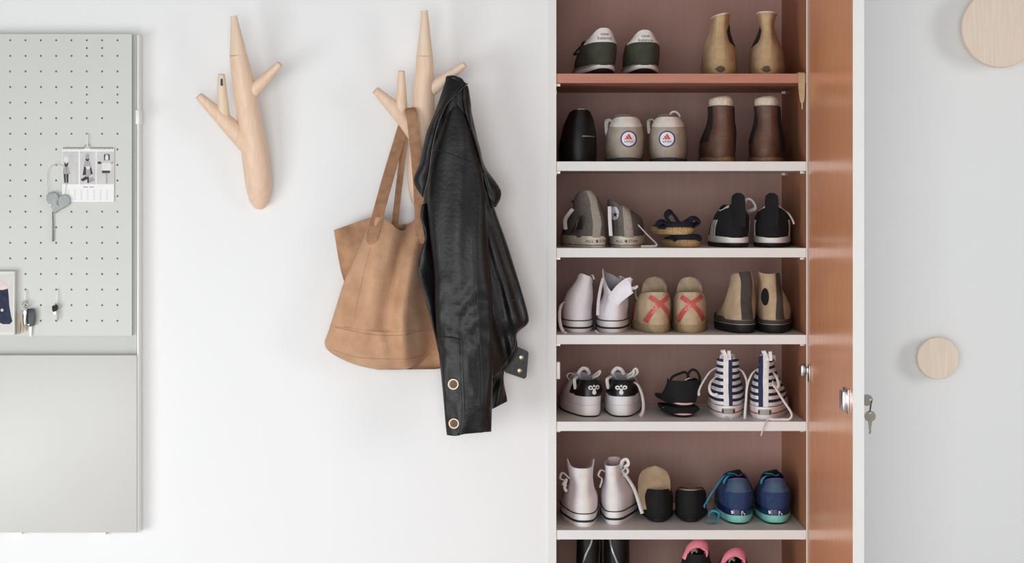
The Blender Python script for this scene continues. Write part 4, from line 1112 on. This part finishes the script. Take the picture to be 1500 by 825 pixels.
# --- row 3, black sneakers with white soles
G = 'pair of black suede sneakers with white soles'
for i, (cx, rot, lab) in enumerate(((1079, 0.3, 'black suede sneaker with three white side stripes, beside the jute soled sandals'),
                                    (1131.5, -6.7, 'black suede sneaker with tall heel tab at the right end of the third shelf'))):
    s = Shoe('sneaker', lab, 'shoe', G, cx, 3, .045, rot, .285, 'black_suede',
             [(14, 25, 1), (22, 26.5), (32, 26.5), (42, 24.5, 1), (50, 21, 3), (56, 17, 6), (59, 14, 9)],
             [('outsole', 'black_rubber', 0, 6.5, 25, 26, 2, 1), ('midsole', 'white_rubber', 6, 16, 26.5, 26, 1, 1)], 'off_white', heeltop(4, .8, -6, 4), seed=i)
    x0 = 3 if i == 0 else -1
    strip('heel_tab', [(x0*K, -.004, 30*K), (x0*K, .000, 48*K), (x0*K, .006, 58*K), (x0*K, .010, 68*K), (x0*K, .0105, 76*K), (x0*K, .0105, 80*K)], [9.5*K, 10*K, 10*K, 10*K, 8.5*K, 3*K], 'black_suede', s.root, bulge=.003, thick=.006, n=18, nk=8)
    for sg in (-1, 1):
        s.patch('collar_piping', 'white_leather', *sorted((sg*.55, sg*1.75)), .86, 1.0, .0018, nt=18, nu=4)
    for j in range(3):
        for sg in (-1, 1):
            b0 = 1.22+j*.20
            s.patch('side_stripe', 'white_leather', (lambda b, sg=sg, b0=b0: sg*(b0-.10*b) if sg > 0 else sg*(b0+.10-.10*b)), (lambda b, sg=sg, b0=b0: sg*(b0+.10-.10*b) if sg > 0 else sg*(b0-.10*b)), .03, s.uh(40), .0012, nt=4, nu=10)
    s.tongue(62, 15, 'black_suede'); s.crosslaces('lace')
    if i == 0: s.lace([(16, 50, 56), (17, 30, 68), (22, 26, 71), (28, 26, 66), (31, 30, 57), (22, 50, 52)], 2.6)
    else: s.lace([(18, 50, 54), (24, 34, 50), (30, 28, 40), (32, 28, 34)], 1.6)
# --- row 4, white high tops
G = 'pair of worn white canvas high tops'
def foxing(s, hs, arch=0):
    SS, so = s.soles[0]; h1 = s.soles_h
    for h in hs:
        u = SS.uz(h*K); s.patch('foxing_line', 'foxing_line', -2.1, 2.1, u-.045, u+.045, .0014, SS, so, nt=60, nu=2)
for i in range(2):
    if i == 0:
        s = Shoe('high_top_sneaker', 'white canvas high top slumping right, leftmost on the fourth shelf', 'shoe', G, 848.5, 4, .068, 1.0, .27, 'white_canvas',
                 [(18, 23), (28, 23, 0, 0), (40, 21.5, 1, 0), (52, 18.5, 2, 2), (62, 15.5, 4, 5), (72, 12.5, 6, 8), (79, 11, 8, 10), (84, 10.5, 9, 11)],
                 [('sole', 'white_rubber', 0, 20, 23, 23.5, 0, 0)], 'grey_lining', heeltop(0, .8, -4, -20, 1.2, -4), wr=.0035, seed=11, wb=.037)
        s.lace([(-20, 30, 44), (-26, 14, 40), (-29, 4, 28), (-28, -8, 12), (-24, -18, 3), (-21, -26, 1.6)], 2.3, n=40)
        s.lace([(17, 30, 82), (21, 25, 84), (23, 20, 78)], 1.6)
        s.tongue(78, 11, 'grey_lining', dx=4)
    else:
        s = Shoe('high_top_sneaker', 'white canvas high top with collar folded open to the right, beside the red crossed sneakers', 'shoe', G, 896.5, 4, .062, -3.0, .27, 'white_canvas',
                 [(18, 22), (28, 22.5), (38, 20.5, 1, 1), (46, 17, 3, 3), (54, 15.5, 4, 5), (62, 17, 4, 5), (70, 18.5, 3, 5), (76, 19, 3, 5)],
                 [('sole', 'white_rubber', 0, 20, 22, 22.5, 0, 0)], 'grey_lining', heeltop(-20, 1.0, 8, 4, 1.0, -10), wr=.0025, seed=14, wb=.036)
        strip('folded_collar', [(2*K, .004, 46*K), (10*K, -.004, 57*K), (20*K, -.010, 66*K), (28*K, -.010, 71*K), (33*K, -.006, 66*K)], [9*K, 11*K, 12*K, 11*K, 7*K], 'white_canvas', s.root, side=(.75, 0, -.62), bulge=.006, thick=.003, n=20, nk=8)
        s.lace([(-21, -4, 26), (-20, -4, 45), (-17, 2, 65), (-13, 10, 80)], 2.2)
        s.lace([(14, 40, 76), (12, 26, 82), (17, 24, 80), (26, 22, 73)], 1.8)
        s.lace([(-24, -8, 4), (-22, -14, 2), (-21, -20, 1.8)], 1.8, n=10)
    s.soles_h = 20; foxing(s, (17.6, 7))
# --- row 4, beige sneakers with red crosses
G = 'pair of beige canvas sneakers with red crosses'
for i, (cx, rot, lab) in enumerate(((964, 1.7, 'beige canvas sneaker with red heel cross, beside the white high tops'), (1012, -3.3, 'beige canvas sneaker with red heel cross, beside the grey striped boots'))):
    s = Shoe('sneaker', lab, 'shoe', G, cx, 4, .052, rot, .28, 'beige_canvas',
             [(12, 24, 0), (22, 25), (34, 25), (44, 23.5, 1), (52, 21, 3), (58, 18.5, 5)], [('sole', 'beige_rubber', 0, 13.5, 24, 24.5, 0, 0)], 'beige_tongue', heeltop(2, 1.1, -2, 4), seed=i)
    s.tongue(81, 19.5, 'beige_tongue', y0=52, tip=1.0, base=36, bulge=.008, tp=.35)
    c0 = 2 if i == 0 else 0
    s.band('red_cross', [(c0-19, 15), (c0-13, 28), (c0-2, 41), (c0+17, 54)], 3.4, 'red_patent', .0014, 20)
    s.band('red_cross', [(c0+20, 17), (c0+14, 29), (c0+3, 41), (c0-14, 53)], 3.4, 'red_patent', .0020, 20)
    s.crosslaces('lace'); 
    if i == 0: s.lace([(-22, 60, 40), (-28, 58, 56), (-24, 60, 66), (-22, 62, 60)], 1.2, 'grey_tape'); s.patch('side_trim', 'red_patent', -1.9, -1.55, .0, .45, .0012, nt=4)
    SS, so = s.soles[0]; s.patch('sole_seam', 'beige_tongue', -2.6, 2.6, .93, .99, .0006, SS, so, nt=50, nu=2)
# --- row 4, stone boots with charcoal strip
G = 'pair of stone suede boots with dark back strips'
for i in range(2):
    if i == 0:
        s = Shoe('ankle_boot', 'stone suede boot with charcoal back strip and toe pointing left, beside the red crossed sneakers', 'boot', G, 1091, 4, .046, 2.1, .26, 'stone_suede',
                 [(19, 23.5), (30, 22.5), (40, 20, 1), (50, 17.5, 2, 0), (62, 17.5, 2, 0), (74, 16.5, 3, 0), (83, 15, 4, 0), (88, 13, 6, 1)],
                 [('sole', 'black_rubber', 0, 14, 24, 25.5, 1, 0), ('welt', 'charcoal_suede', 13, 22, 25, 24, 0, 1)], 'stone_suede', heeltop(3, .6, 0, -10, 1.2), instep=([.0, .03, .045, .06, .075, .10, .15], [1, .98, .78, .52, .41, .36, .36]), wr=.004, seed=21)
        s.xstrip('back_strip', 'charcoal_suede', lambda b: -4-3*b, lambda b: 13-5*b, 19.5, .98, .0016)
    else:
        s = Shoe('ankle_boot', 'stone suede boot with charcoal back strip, at the right end of the fourth shelf', 'boot', G, 1135, 4, .046, -5.8, .28, 'stone_suede',
                 [(19, 23), (30, 22.5), (40, 20, 1), (50, 17, 2, -1), (62, 15.5, 3, -5), (74, 15.5, 3, -7), (84, 16, 3, -8), (89, 16, 4, -8)],
                 [('sole', 'black_rubber', 0, 14, 24, 25, 1, 0), ('welt', 'charcoal_suede', 13, 22, 24.5, 23.5, 0, 1)], 'stone_suede', heeltop(-2, .8, 4, -6, 1.2), instep=([.0, .03, .045, .06, .075, .10, .15], [1, .98, .78, .52, .41, .36, .36]), wr=.003, seed=24)
        s.xstrip('back_strip', 'charcoal_suede', lambda b: 2-1*b, lambda b: 14.5-9*b, 19.5, .98, .0016)
        s.disc('side_opening', -14, 53, 5.5, 'black_fabric', .0016, ry=13)
    SS, so = s.soles[0]; s.patch('sole_groove', 'plate_grey', -2.4, 2.4, .80, .90, .0006, SS, so, nt=50, nu=2)
# --- row 5, white sneakers with black heel tabs
G = 'pair of white sneakers with black heel tabs'
for i, (cx, rot, lab) in enumerate(((865.5, 6.7, 'white sneaker with black heel tab and round emblem, toe towards the left cabinet side'), (911, -3.3, 'white sneaker with black heel tab and round emblem, one lace end falling right'))):
    s = Shoe('sneaker', lab, 'shoe', G, cx, 5, .088, rot, .285, 'hummel_white',
             [(17, 24, 0), (25, 24.5), (34, 24), (42, 23, 1), (48, 21, 3), (53, 18.5, 6)], [('sole', 'white_rubber', 1.6, 19, 23.5, 24.2, 0, 0), ('tread', 'black_rubber', 0, 2, 22.5, 23, 1, 0)], 'grey_lining', heeltop(1, 1, -2, 6), seed=i)
    u = s.uh(32)
    tb = s.patch('heel_tab', 'black_patent', -1.2, 1.2, lambda a: u-(.035 if .16 < a < .84 else .0), .99, .0018, nt=36)
    tr = stree(tb); ex = 5 if i == 0 else -1
    logo = []
    for dx_, dh, r_, ry in ((-5.4, 43.5, 3.6, 3.1), (5.4, 43.9, 3.6, 3.1), (0, 46, 1.5, 1.7), (0, 36.5, 3.2, 3.2)):
        s.disc('emblem', ex+dx_, dh, r_, 'badge_white', .0008, tb, ry=ry, tree=tr)
    for dx_ in (-5.2, 5.2): s.disc('emblem_eye', ex+dx_, 43.4, 1.7, 'black_patent', .0013, tb, ry=1.1, tree=tr)
    s.decal('emblem_stem', [[(ex-1.5, 38), (ex+1.5, 38), (ex+2.8, 42), (ex-2.8, 42)]], 'badge_white', .0007, tb, tr)
    s.tongue(58, 17, 'grey_lining', dx=1, base=40); s.crosslaces('lace', 4)
    s.lace([(-8, 44, 52), (-14, 30, 62), (-8, 26, 70), (-1, 26, 68), (3, 32, 61)], 2.6)
    s.lace([(6, 40, 55), (10, 28, 60), (18, 26, 66), (16, 28, 60), (8, 34, 55)], 2.2)
    s.lace([(-20, 20, 40), (-22, 16, 54), (-16, 26, 58)], 2.4)
    if i == 0: s.lace([(-10, 44, 54), (-24, 40, 62), (-30, 38, 58), (-26, 42, 52)], 2.4)
    else:
        s.lace([(16, 24, 50), (24, 16, 46), (30, 8, 32), (32, 2, 16), (30, -4, 6), (27, -8, 3)], 2.8, n=40)
        s.lace([(14, 40, 55), (17, 28, 66), (21, 28, 69), (23, 30, 63), (17, 36, 56)], 2.0)
    SS, so = s.soles[0]; s.patch('sole_seam', 'grey_lining', -2.6, 2.6, .80, .86, .0006, SS, so, nt=50, nu=2)
# --- row 5, black flat sandals, stacked
G = 'pair of black flat sandals'
def sandal(lab, px_, depth, dz, rot, topmost):
    X = (px_+5-750)*(D+depth)/F
    t = empty('sandal', (X, depth, SHELF[5]+.0004+dz), lab, 'sandal', G, R(rot))
    S0 = Surf([(0, .003, .235, 22*K, .040, 0), (2*K, 0, .24, 24*K, .043, 0), (5*K, 0, .24, 24*K, .043, 0), (6*K, .003, .236, 23*K, .041, 0)], .74)
    S0b = S0.pt
    def ptc(th, u, grow=0): p = S0b(th, u, grow); p.z += 4.5*K*(abs(p.x)/(24*K))**2.4; return p
    S0.pt = ptc
    v, f, _ = shell_vf(S0, 44, 6, inner=False); so = link('sole', v, f, 'black_rubber', t, True, 50)
    v, f = patch_vf(S0, -1.25, 1.25, .50, .78, .0011, 36, 4); link('pale_rim', v, f, 'pink_edge', so)
    if topmost:
        H = Surf([(5*K, .002, .16, 23*K, .040, 0), (16*K, -.001, .13, 26*K, .040, 0), (28*K, -.001, .10, 28*K, .036, 0), (39*K, .003, .09, 26*K, .032, 0)], .70, heeltop(0, 1, 2, -10), wr=.002, seed=4)
        v, f, _ = shell_vf(H, 44, 10, inner=True); link('heel_cup', v, f, 'black_fabric', t)
        tube('strap', [(-23*K, .02, 28*K), (-17*K, .03, 42*K), (-4*K, .035, 48*K), (6*K, .04, 49*K), (12*K, .04, 38*K)], 2*K, 'black_fabric', t, n=26, seg=6)
        tube('strap', [(9*K, .035, 34*K), (9*K, .04, 46*K), (15*K, .04, 53*K), (22*K, .04, 51*K), (26*K, .035, 42*K), (25*K, .03, 30*K)], 1.9*K, 'black_fabric', t, n=26, seg=6)
        b = MB(); b.add(*box_vf(18*K, 27*K, -.001, .002, 25.5*K, 27.3*K)); q = b.build('buckle', 'steel', t, False); q.rotation_euler = (0, R(-22), 0); q.location = (-8*K, .0, 9*K)
    else:
        H = Surf([(5*K, .001, .16, 24*K, .041, 0), (9*K, .000, .12, 29*K, .041, 0), (14*K, .006, .11, 27*K, .036, 0)], .70, None, wr=.002, seed=4)
        v, f, _ = shell_vf(H, 44, 6, inner=False); link('heel_strap', v, f, 'black_fabric', t)
sandal('black flat sandal lying directly on the fifth shelf under its twin', 997.5, .080, 0, 3, False)
sandal('black flat sandal with looped straps stacked on top of its twin', 999, .092, 14.3*K, 6, True)
# --- row 5, striped high tops
G = 'pair of navy striped high tops'
for i in range(2):
    if i == 0:
        s = Shoe('high_top_sneaker', 'navy and white striped high top beside the black sandals', 'shoe', G, 1066, 5, .062, -5.4, .27, 'striped_canvas',
                 [(18, 24.5), (27, 25), (36, 22.5, 1), (46, 18.5, 3), (56, 16, 5, 0), (68, 15.5, 6, 1), (78, 16, 6, 1), (86, 16, 6, 1)],
                 [('sole', 'white_rubber', 0, 20, 23.5, 25, 0, 0)], 'white_canvas', heeltop(3, .6, 0, -8, 1.2), seed=31, wr=.0015)
        a0, a1, a2 = -.62, -.08, .36
    else:
        s = Shoe('high_top_sneaker', 'navy and white striped high top with a long lace hanging over the shelf edge', 'shoe', G, 1119, 5, .040, -11.5, .27, 'striped_canvas',
                 [(18, 26), (28, 25.5), (38, 22.5, 1), (50, 18, 3), (62, 14.5, 5, 0), (74, 12, 6, 0), (84, 10.5, 6, 1), (91, 10, 6, 1)],
                 [('sole', 'white_rubber', 0, 20, 25, 26.5, 0, 0)], 'white_canvas', heeltop(3, .6, -4, -14, 1.2), seed=34, wr=.0015)
        a0, a1, a2 = -.62, -.12, .55
    wt, nv = (a0, a1), (a1, a2)
    if i == 1: wt, nv = (-.08, .50), (-.46, -.08)
    W_, V_ = (((-5.5, 1.5), (1.5, 6.5)) if i == 0 else ((-1.5, 6), (-8, -1.5)))
    s.xstrip('back_tape', 'white_tape', W_[0], W_[1], 18.5, 1.0, .0016)
    s.xstrip('back_tape', 'navy_tape', V_[0], V_[1], 18.5, 1.0, .0018)
    xx = (-9.5, -3) if i == 0 else (-3, 4)
    strip('pull_tab', [((xx[0]+8)*K, .004, 86*K), ((xx[0]+5)*K, .002, 95*K), ((xx[0]+2)*K, .004, 100*K), (xx[0]*K+.004, .012, 96*K)], 2.8*K, 'white_tape', s.root, bulge=.0005, thick=.0016, n=14, nk=3)
    strip('pull_tab', [((xx[1]+6)*K, .005, 86*K), ((xx[1]+5)*K, .004, 95*K), ((xx[1]+5)*K, .006, 99*K), (xx[1]*K+.008, .014, 96*K)], 2.4*K, 'white_tape', s.root, bulge=.0005, thick=.0016, n=14, nk=3)
    SS, so = s.soles[0]
    for h in (19, 8.5):
        u = SS.uz(h*K); s.patch('sole_line', 'red_line', -2.6, 2.6, u-.03, u+.03, .0007, SS, so, nt=60, nu=2)
    tr = stree(so)
    hp_ = s.decal('heel_plate', [[(x, 6.5), (x+4, 6.5), (x+4, 14.5), (x, 14.5)] for x in (-11+2, -7+2, -3+2, 1+2, 5+2)], 'plate_grey', .0016, so, tr)
    s.decal('heel_plate_print', [[(x, 8), (x+2.2, 8), (x+2.2, 13.2), (x, 13.2)] for x in (-8.3, 8)], 'print_dark', .0020, so, tr)
    s.tongue(90, 12, 'white_canvas')
    if i == 0:
        s.lace([(-16, 30, 72), (-26, 24, 66), (-36, 16, 52), (-42, 6, 40), (-42, -2, 34)], 2.4, n=30)
        s.lace([(-14, 20, 62), (-24, 6, 54), (-27, -4, 44), (-23, -8, 36), (-15, -8, 36)], 2.0, n=30)
        s.lace([(14, 26, 72), (22, 14, 68), (28, 4, 54), (27, -4, 36), (26, -8, 16), (25, -12, 4), (25, -16, 1.8)], 2.0, n=40)
        s.lace([(-4, -10, 4), (1, -14, 2), (4, -22, 1.8)], 1.6, n=10)
    else:
        s.lace([(-10, 20, 72), (-18, 10, 66), (-24, 2, 50), (-26, -6, 28), (-27, -12, 10), (-27, -16, 2)], 2.0, n=40)
        s.lace([(10, 26, 68), (17, 16, 62), (21, 8, 50), (17, 4, 47), (12, 2, 52)], 2.4, n=24)
        s.lace([(8, 22, 60), (16, 4, 48), (28, -6, 30), (38, -10, 16), (41, -10, 8), (37, -12, 2.4), (26, -16, 2.4), (16, -21, 2.6), (8, -25, 3.2), (4, -29.5, -3), (0, -30, -14), (-2, -30, -20)], 2.0, n=70)
# --- row 6, white high tops
G = 'pair of clean white high tops'
for i in range(2):
    if i == 0:
        s = Shoe('high_top_sneaker', 'white high top with open flared collar in the left corner of the sixth shelf', 'shoe', G, 856, 6, .035, 1.8, .27, 'white_canvas',
                 [(20, 23), (30, 23.5), (40, 20.5, 1), (50, 16, 3, -1), (60, 15, 5, -1), (70, 17, 5, -2), (80, 19, 4, -3), (88, 20, 4, -3)],
                 [('sole', 'white_rubber', 0, 22, 22, 23.5, 0, 0)], 'grey_lining', heeltop(-3, .9, 9, -12, 1.0), wr=.0012, seed=41)
        s.lace([(-20, 40, 66), (-30, 30, 76), (-34, 28, 68), (-27, 32, 64), (-30, 32, 58), (-24, 40, 56)], 2.6, n=34)
        s.lace([(-24, 34, 66), (-27, 30, 54), (-24, 30, 48)], 2.2)
    else:
        s = Shoe('high_top_sneaker', 'white high top tied with a bow, beside the black ballet flats', 'shoe', G, 899, 6, .066, -7.0, .27, 'white_canvas',
                 [(20, 20.5), (30, 21.5), (42, 18.5, 1, 0), (52, 15, 3, -1), (62, 12.5, 5, -2), (74, 11.8, 5, -3), (86, 12, 5, -4)],
                 [('sole', 'white_rubber', 0, 22, 20, 21.5, 0, 0)], 'grey_lining', heeltop(0, .9, 0, 3, 1.0), wr=.0012, seed=44)
        s.tongue(92, 10, 'pale_pink')
        s.lace([(6, 40, 70), (9, 26, 82), (12, 20, 92), (18, 20, 94), (20, 20, 87), (14, 22, 82)], 2.8, n=30)
        s.lace([(10, 26, 76), (18, 16, 82), (20, 14, 76), (14, 18, 70)], 2.6, n=24)
        s.lace([(12, 24, 76), (20, 10, 68), (30, 0, 54), (36, -8, 40), (40, -12, 28), (43, -14, 20)], 3.0, n=40)
        s.lace([(-12, 30, 72), (-20, 20, 78), (-24, 18, 70), (-19, 22, 64), (-22, 20, 52)], 2.4, n=30)
    s.soles_h = 22; foxing(s, (19.6, 8.5))
    s.xstrip('back_stay', 'white_leather', -8 if i == 0 else -9, 9 if i == 0 else 6, 20.5, .97, .0010)
# --- row 6, black ballet flats
G = 'pair of black ballet flats'
for i, (cx, rot, rx, lab) in enumerate(((964.5, -3.3, 0, 'black ballet flat tipped up to show its tan insole, beside the white high top'), (1011.5, -5.2, 0, 'black ballet flat beside the blue running shoes'))):
    s = Shoe('ballet_flat', lab, 'shoe', G, cx, 6, .098, rot, .235, 'black_fabric',
             [(3, 19.5, 2), (9, 22.3, .5), (20, 23.4), (32, 22.8), (40, 20.5, 1), (47, 17, 3)], [('sole', 'black_rubber', 0, 4, 19, 20, 2, 1)], 'tan_insole', heeltop(1, 1, -4, -14, 1.5), rx=rx, seed=i, wb=.037,
             instep=([0, .03, .05, .07], [1, .97, .86, .84]), ramp=.3, dz=.001)
    if i == 0:
        q = [(-6, 22, 14), (-6, 34, 34), (-5.5, 44, 54), (-4.5, 50, 66), (-4, 54, 75)]; q = crpath(q, 24)
        hws = [K*24.5*min(1, .90+.1*t/10)*(1 if t < 9 else sqrt(max(.004, 1-((t-9)/14.1)**2))) for t in range(24)]
        strip('lifted_insole', [(a_*K, b_*K, c_*K) for a_, b_, c_ in q], hws, 'tan_insole', s.root, side=(1, 0, -.06), bulge=-.006, thick=.002, nk=10)
    tb = Surf([(4*K, .012, .222, 17*K, .034, 0), (5*K, .012, .222, 17*K, .034, 0)], .75)
    v, f, _ = shell_vf(tb, 40, 2, inner=False); link('insole', v, f, 'tan_insole', s.root)
    s.patch('rim', 'tan_insole' if i else 'black_fabric', -pi, pi, .955, 1.0, .0008, nt=50, nu=3)
# --- row 6, blue running shoes
G = 'pair of blue running shoes'
for i, (cx, rot, lab) in enumerate(((1083, -1.7, 'navy blue running shoe with mint sole and turquoise lace, beside the ballet flats'), (1137.5, -2.8, 'navy blue running shoe with mint sole at the right end of the sixth shelf'))):
    s = Shoe('running_shoe', lab, 'shoe', G, cx, 6, .075, rot, .29, 'blue_mesh',
             [(12, 25), (20, 26.5), (30, 27.5), (42, 26.5, 1), (51, 22.5, 3), (58, 19.5, 5), (62, 18, 8)],
             [('outsole', 'black_rubber', 0, 3, 22, 24, 2, 0), ('midsole', 'mint', 2.6, 13, 25, 27.5, -2, -3)], 'black_fabric', heeltop(5, .75, -10, 4), seed=i, wr=.001)
    s.patch('heel_counter', 'blue_gloss', -1.5, 1.5, lambda a: .0, lambda a: .20+.10*abs(2*a-1)**2, .0016, nt=36)
    s.patch('heel_panel', 'blue_grey', -.75, .75, s.uh(46), .95, .0014)
    s.patch('collar_trim', 'purple', -pi, pi, .955, 1.0, .0018, nt=50, nu=3)
    s.disc('reflector', -11, 17.5, 2.6, 'badge_white', .0026); s.decal('reflector', [[(3, 13), (9, 12.4), (8.4, 16.4), (5.6, 16.8), (5.4, 19.6), (3, 19.6)]], 'badge_white', .0026)
    s.tongue(68, 13, 'black_fabric', dx=-3); s.crosslaces('turquoise')
    s.lace([(-6, 40, 66), (-14, 22, 68), (-20, 18, 63), (-21, 22, 57), (-14, 34, 58)], 2.0, 'turquoise')
    s.lace([(-4, 44, 67), (-14, 30, 71), (-6, 26, 71), (2, 32, 67), (6, 40, 68)], 2.0, 'turquoise')
    if i == 0:
        s.lace([(-10, 36, 68), (-22, 24, 66), (-38, 8, 48), (-48, -2, 34), (-52, -6, 28), (-51, -4, 25)], 1.7, 'turquoise', n=40)
        s.lace([(-50, 0, 3), (-42, -2, 2), (-34, 0, 3), (-30, 6, 14), (-38, 10, 18), (-44, 8, 12), (-34, 4, 6), (-26, 12, 14)], 1.9, 'turquoise', n=50)
# --- row 7, tops of what stands on the lowest shelf in view
G = 'pair of tall black boots'
for i, (cx, lab) in enumerate(((863, 'tall black boot with grey zip in the left corner of the lowest shelf'), (903.5, 'tall black boot with grey zip, second from the left on the lowest shelf'))):
    s = Shoe('tall_boot', lab, 'boot', G, cx, 7, .06, -2.5, .27, 'black_shoe',
             [(4, 18.5), (16, 19), (30, 19, 1), (45, 19, 2), (60, 19, 3), (75, 19, 3), (90, 18.8, 3), (104, 18.6, 3), (111, 18.4, 3)], [('sole', 'black_rubber', 0, 5, 18, 19, 1, 0)], 'black_fabric', None, seed=i, wr=.001, wb=.030)
    zz = (5, 109), (2, 98), (-3, 88), (-7, 78), (-10, 68)
    if i == 1: zz = (-10, 109), (-9, 98), (-6, 88), (-2, 78), (2, 68)
    s.band('zip', zz, 1.2, 'zip', .0016, 20)
    if i == 0: s.band('zip', [(15.5, 102), (15.8, 92), (15, 80), (14.5, 68)], 1.0, 'zip', .0016, 12)
G = 'pair of pink and black sports shoes'
for i, (cx, hh, lab) in enumerate(((1021, 0, 'pink collared black sports shoe, the taller one on the lowest shelf'), (1076, -13, 'pink collared black sports shoe, lower one at the right of its twin'))):
    s = Shoe('sports_shoe', lab, 'shoe', G, cx, 7, .05, -5, .27, 'black_fabric',
             [(10, 25), (22, 27), (36, 26.5), (50, 24, 1), (62, 22, 3), (74+hh, 20, 4, -1), (84+hh, 18, 5, 0)], [('sole', 'pink', 0, 12, 25, 26, 0, 0)], 'dark_lining', None, seed=i)
    strip('pink_collar', [(-20*K, .03, (76+hh)*K), (-14*K, .028, (90+hh)*K), (-4*K, .026, (98+hh)*K), (7*K, .026, (99+hh)*K), (15*K, .028, (92+hh)*K), (14*K, .03, (80+hh)*K)], [5*K, 6*K, 7*K, 8*K, 9*K, 6*K], 'pink', s.root, side=(0, 1, .9), bulge=.003, thick=.004, n=30, nk=6)
    strip('pull_tab', [(-9*K, .03, (80+hh)*K), (-7*K, .028, (88+hh)*K), (-2*K, .028, (90+hh)*K), (1*K, .03, (86+hh)*K)], 3*K, 'grey_tape', s.root, side=(0, 1, .9), bulge=.001, thick=.002, n=14, nk=4)
# --- tan strap hanging over the edge of the top shelf
st = empty('tan_strap', (CX1-.011, 0, SHELF[1]), 'narrow tan strap hanging over the right end of the orange shelf', 'strap')
strip('strap', [(0, .055, .0030), (0, .02, .0030), (0, .002, .0030), (0, -.0040, -.002), (0, -.0042, -.03), (.001, -.0042, -.055), (.001, -.0042, -.066)], [.0075, .0075, .0075, .0075, .0072, .0055, .0028], 'tan_counter', st, side=(1, 0, 0), bulge=.0002, thick=.0014, n=40, nk=4)
tube('lace_tip', [(.001, -.0035, -.064), (.0014, -.0035, -.074), (.0014, -.0035, -.080)], .0010, 'lace', st, seg=6)
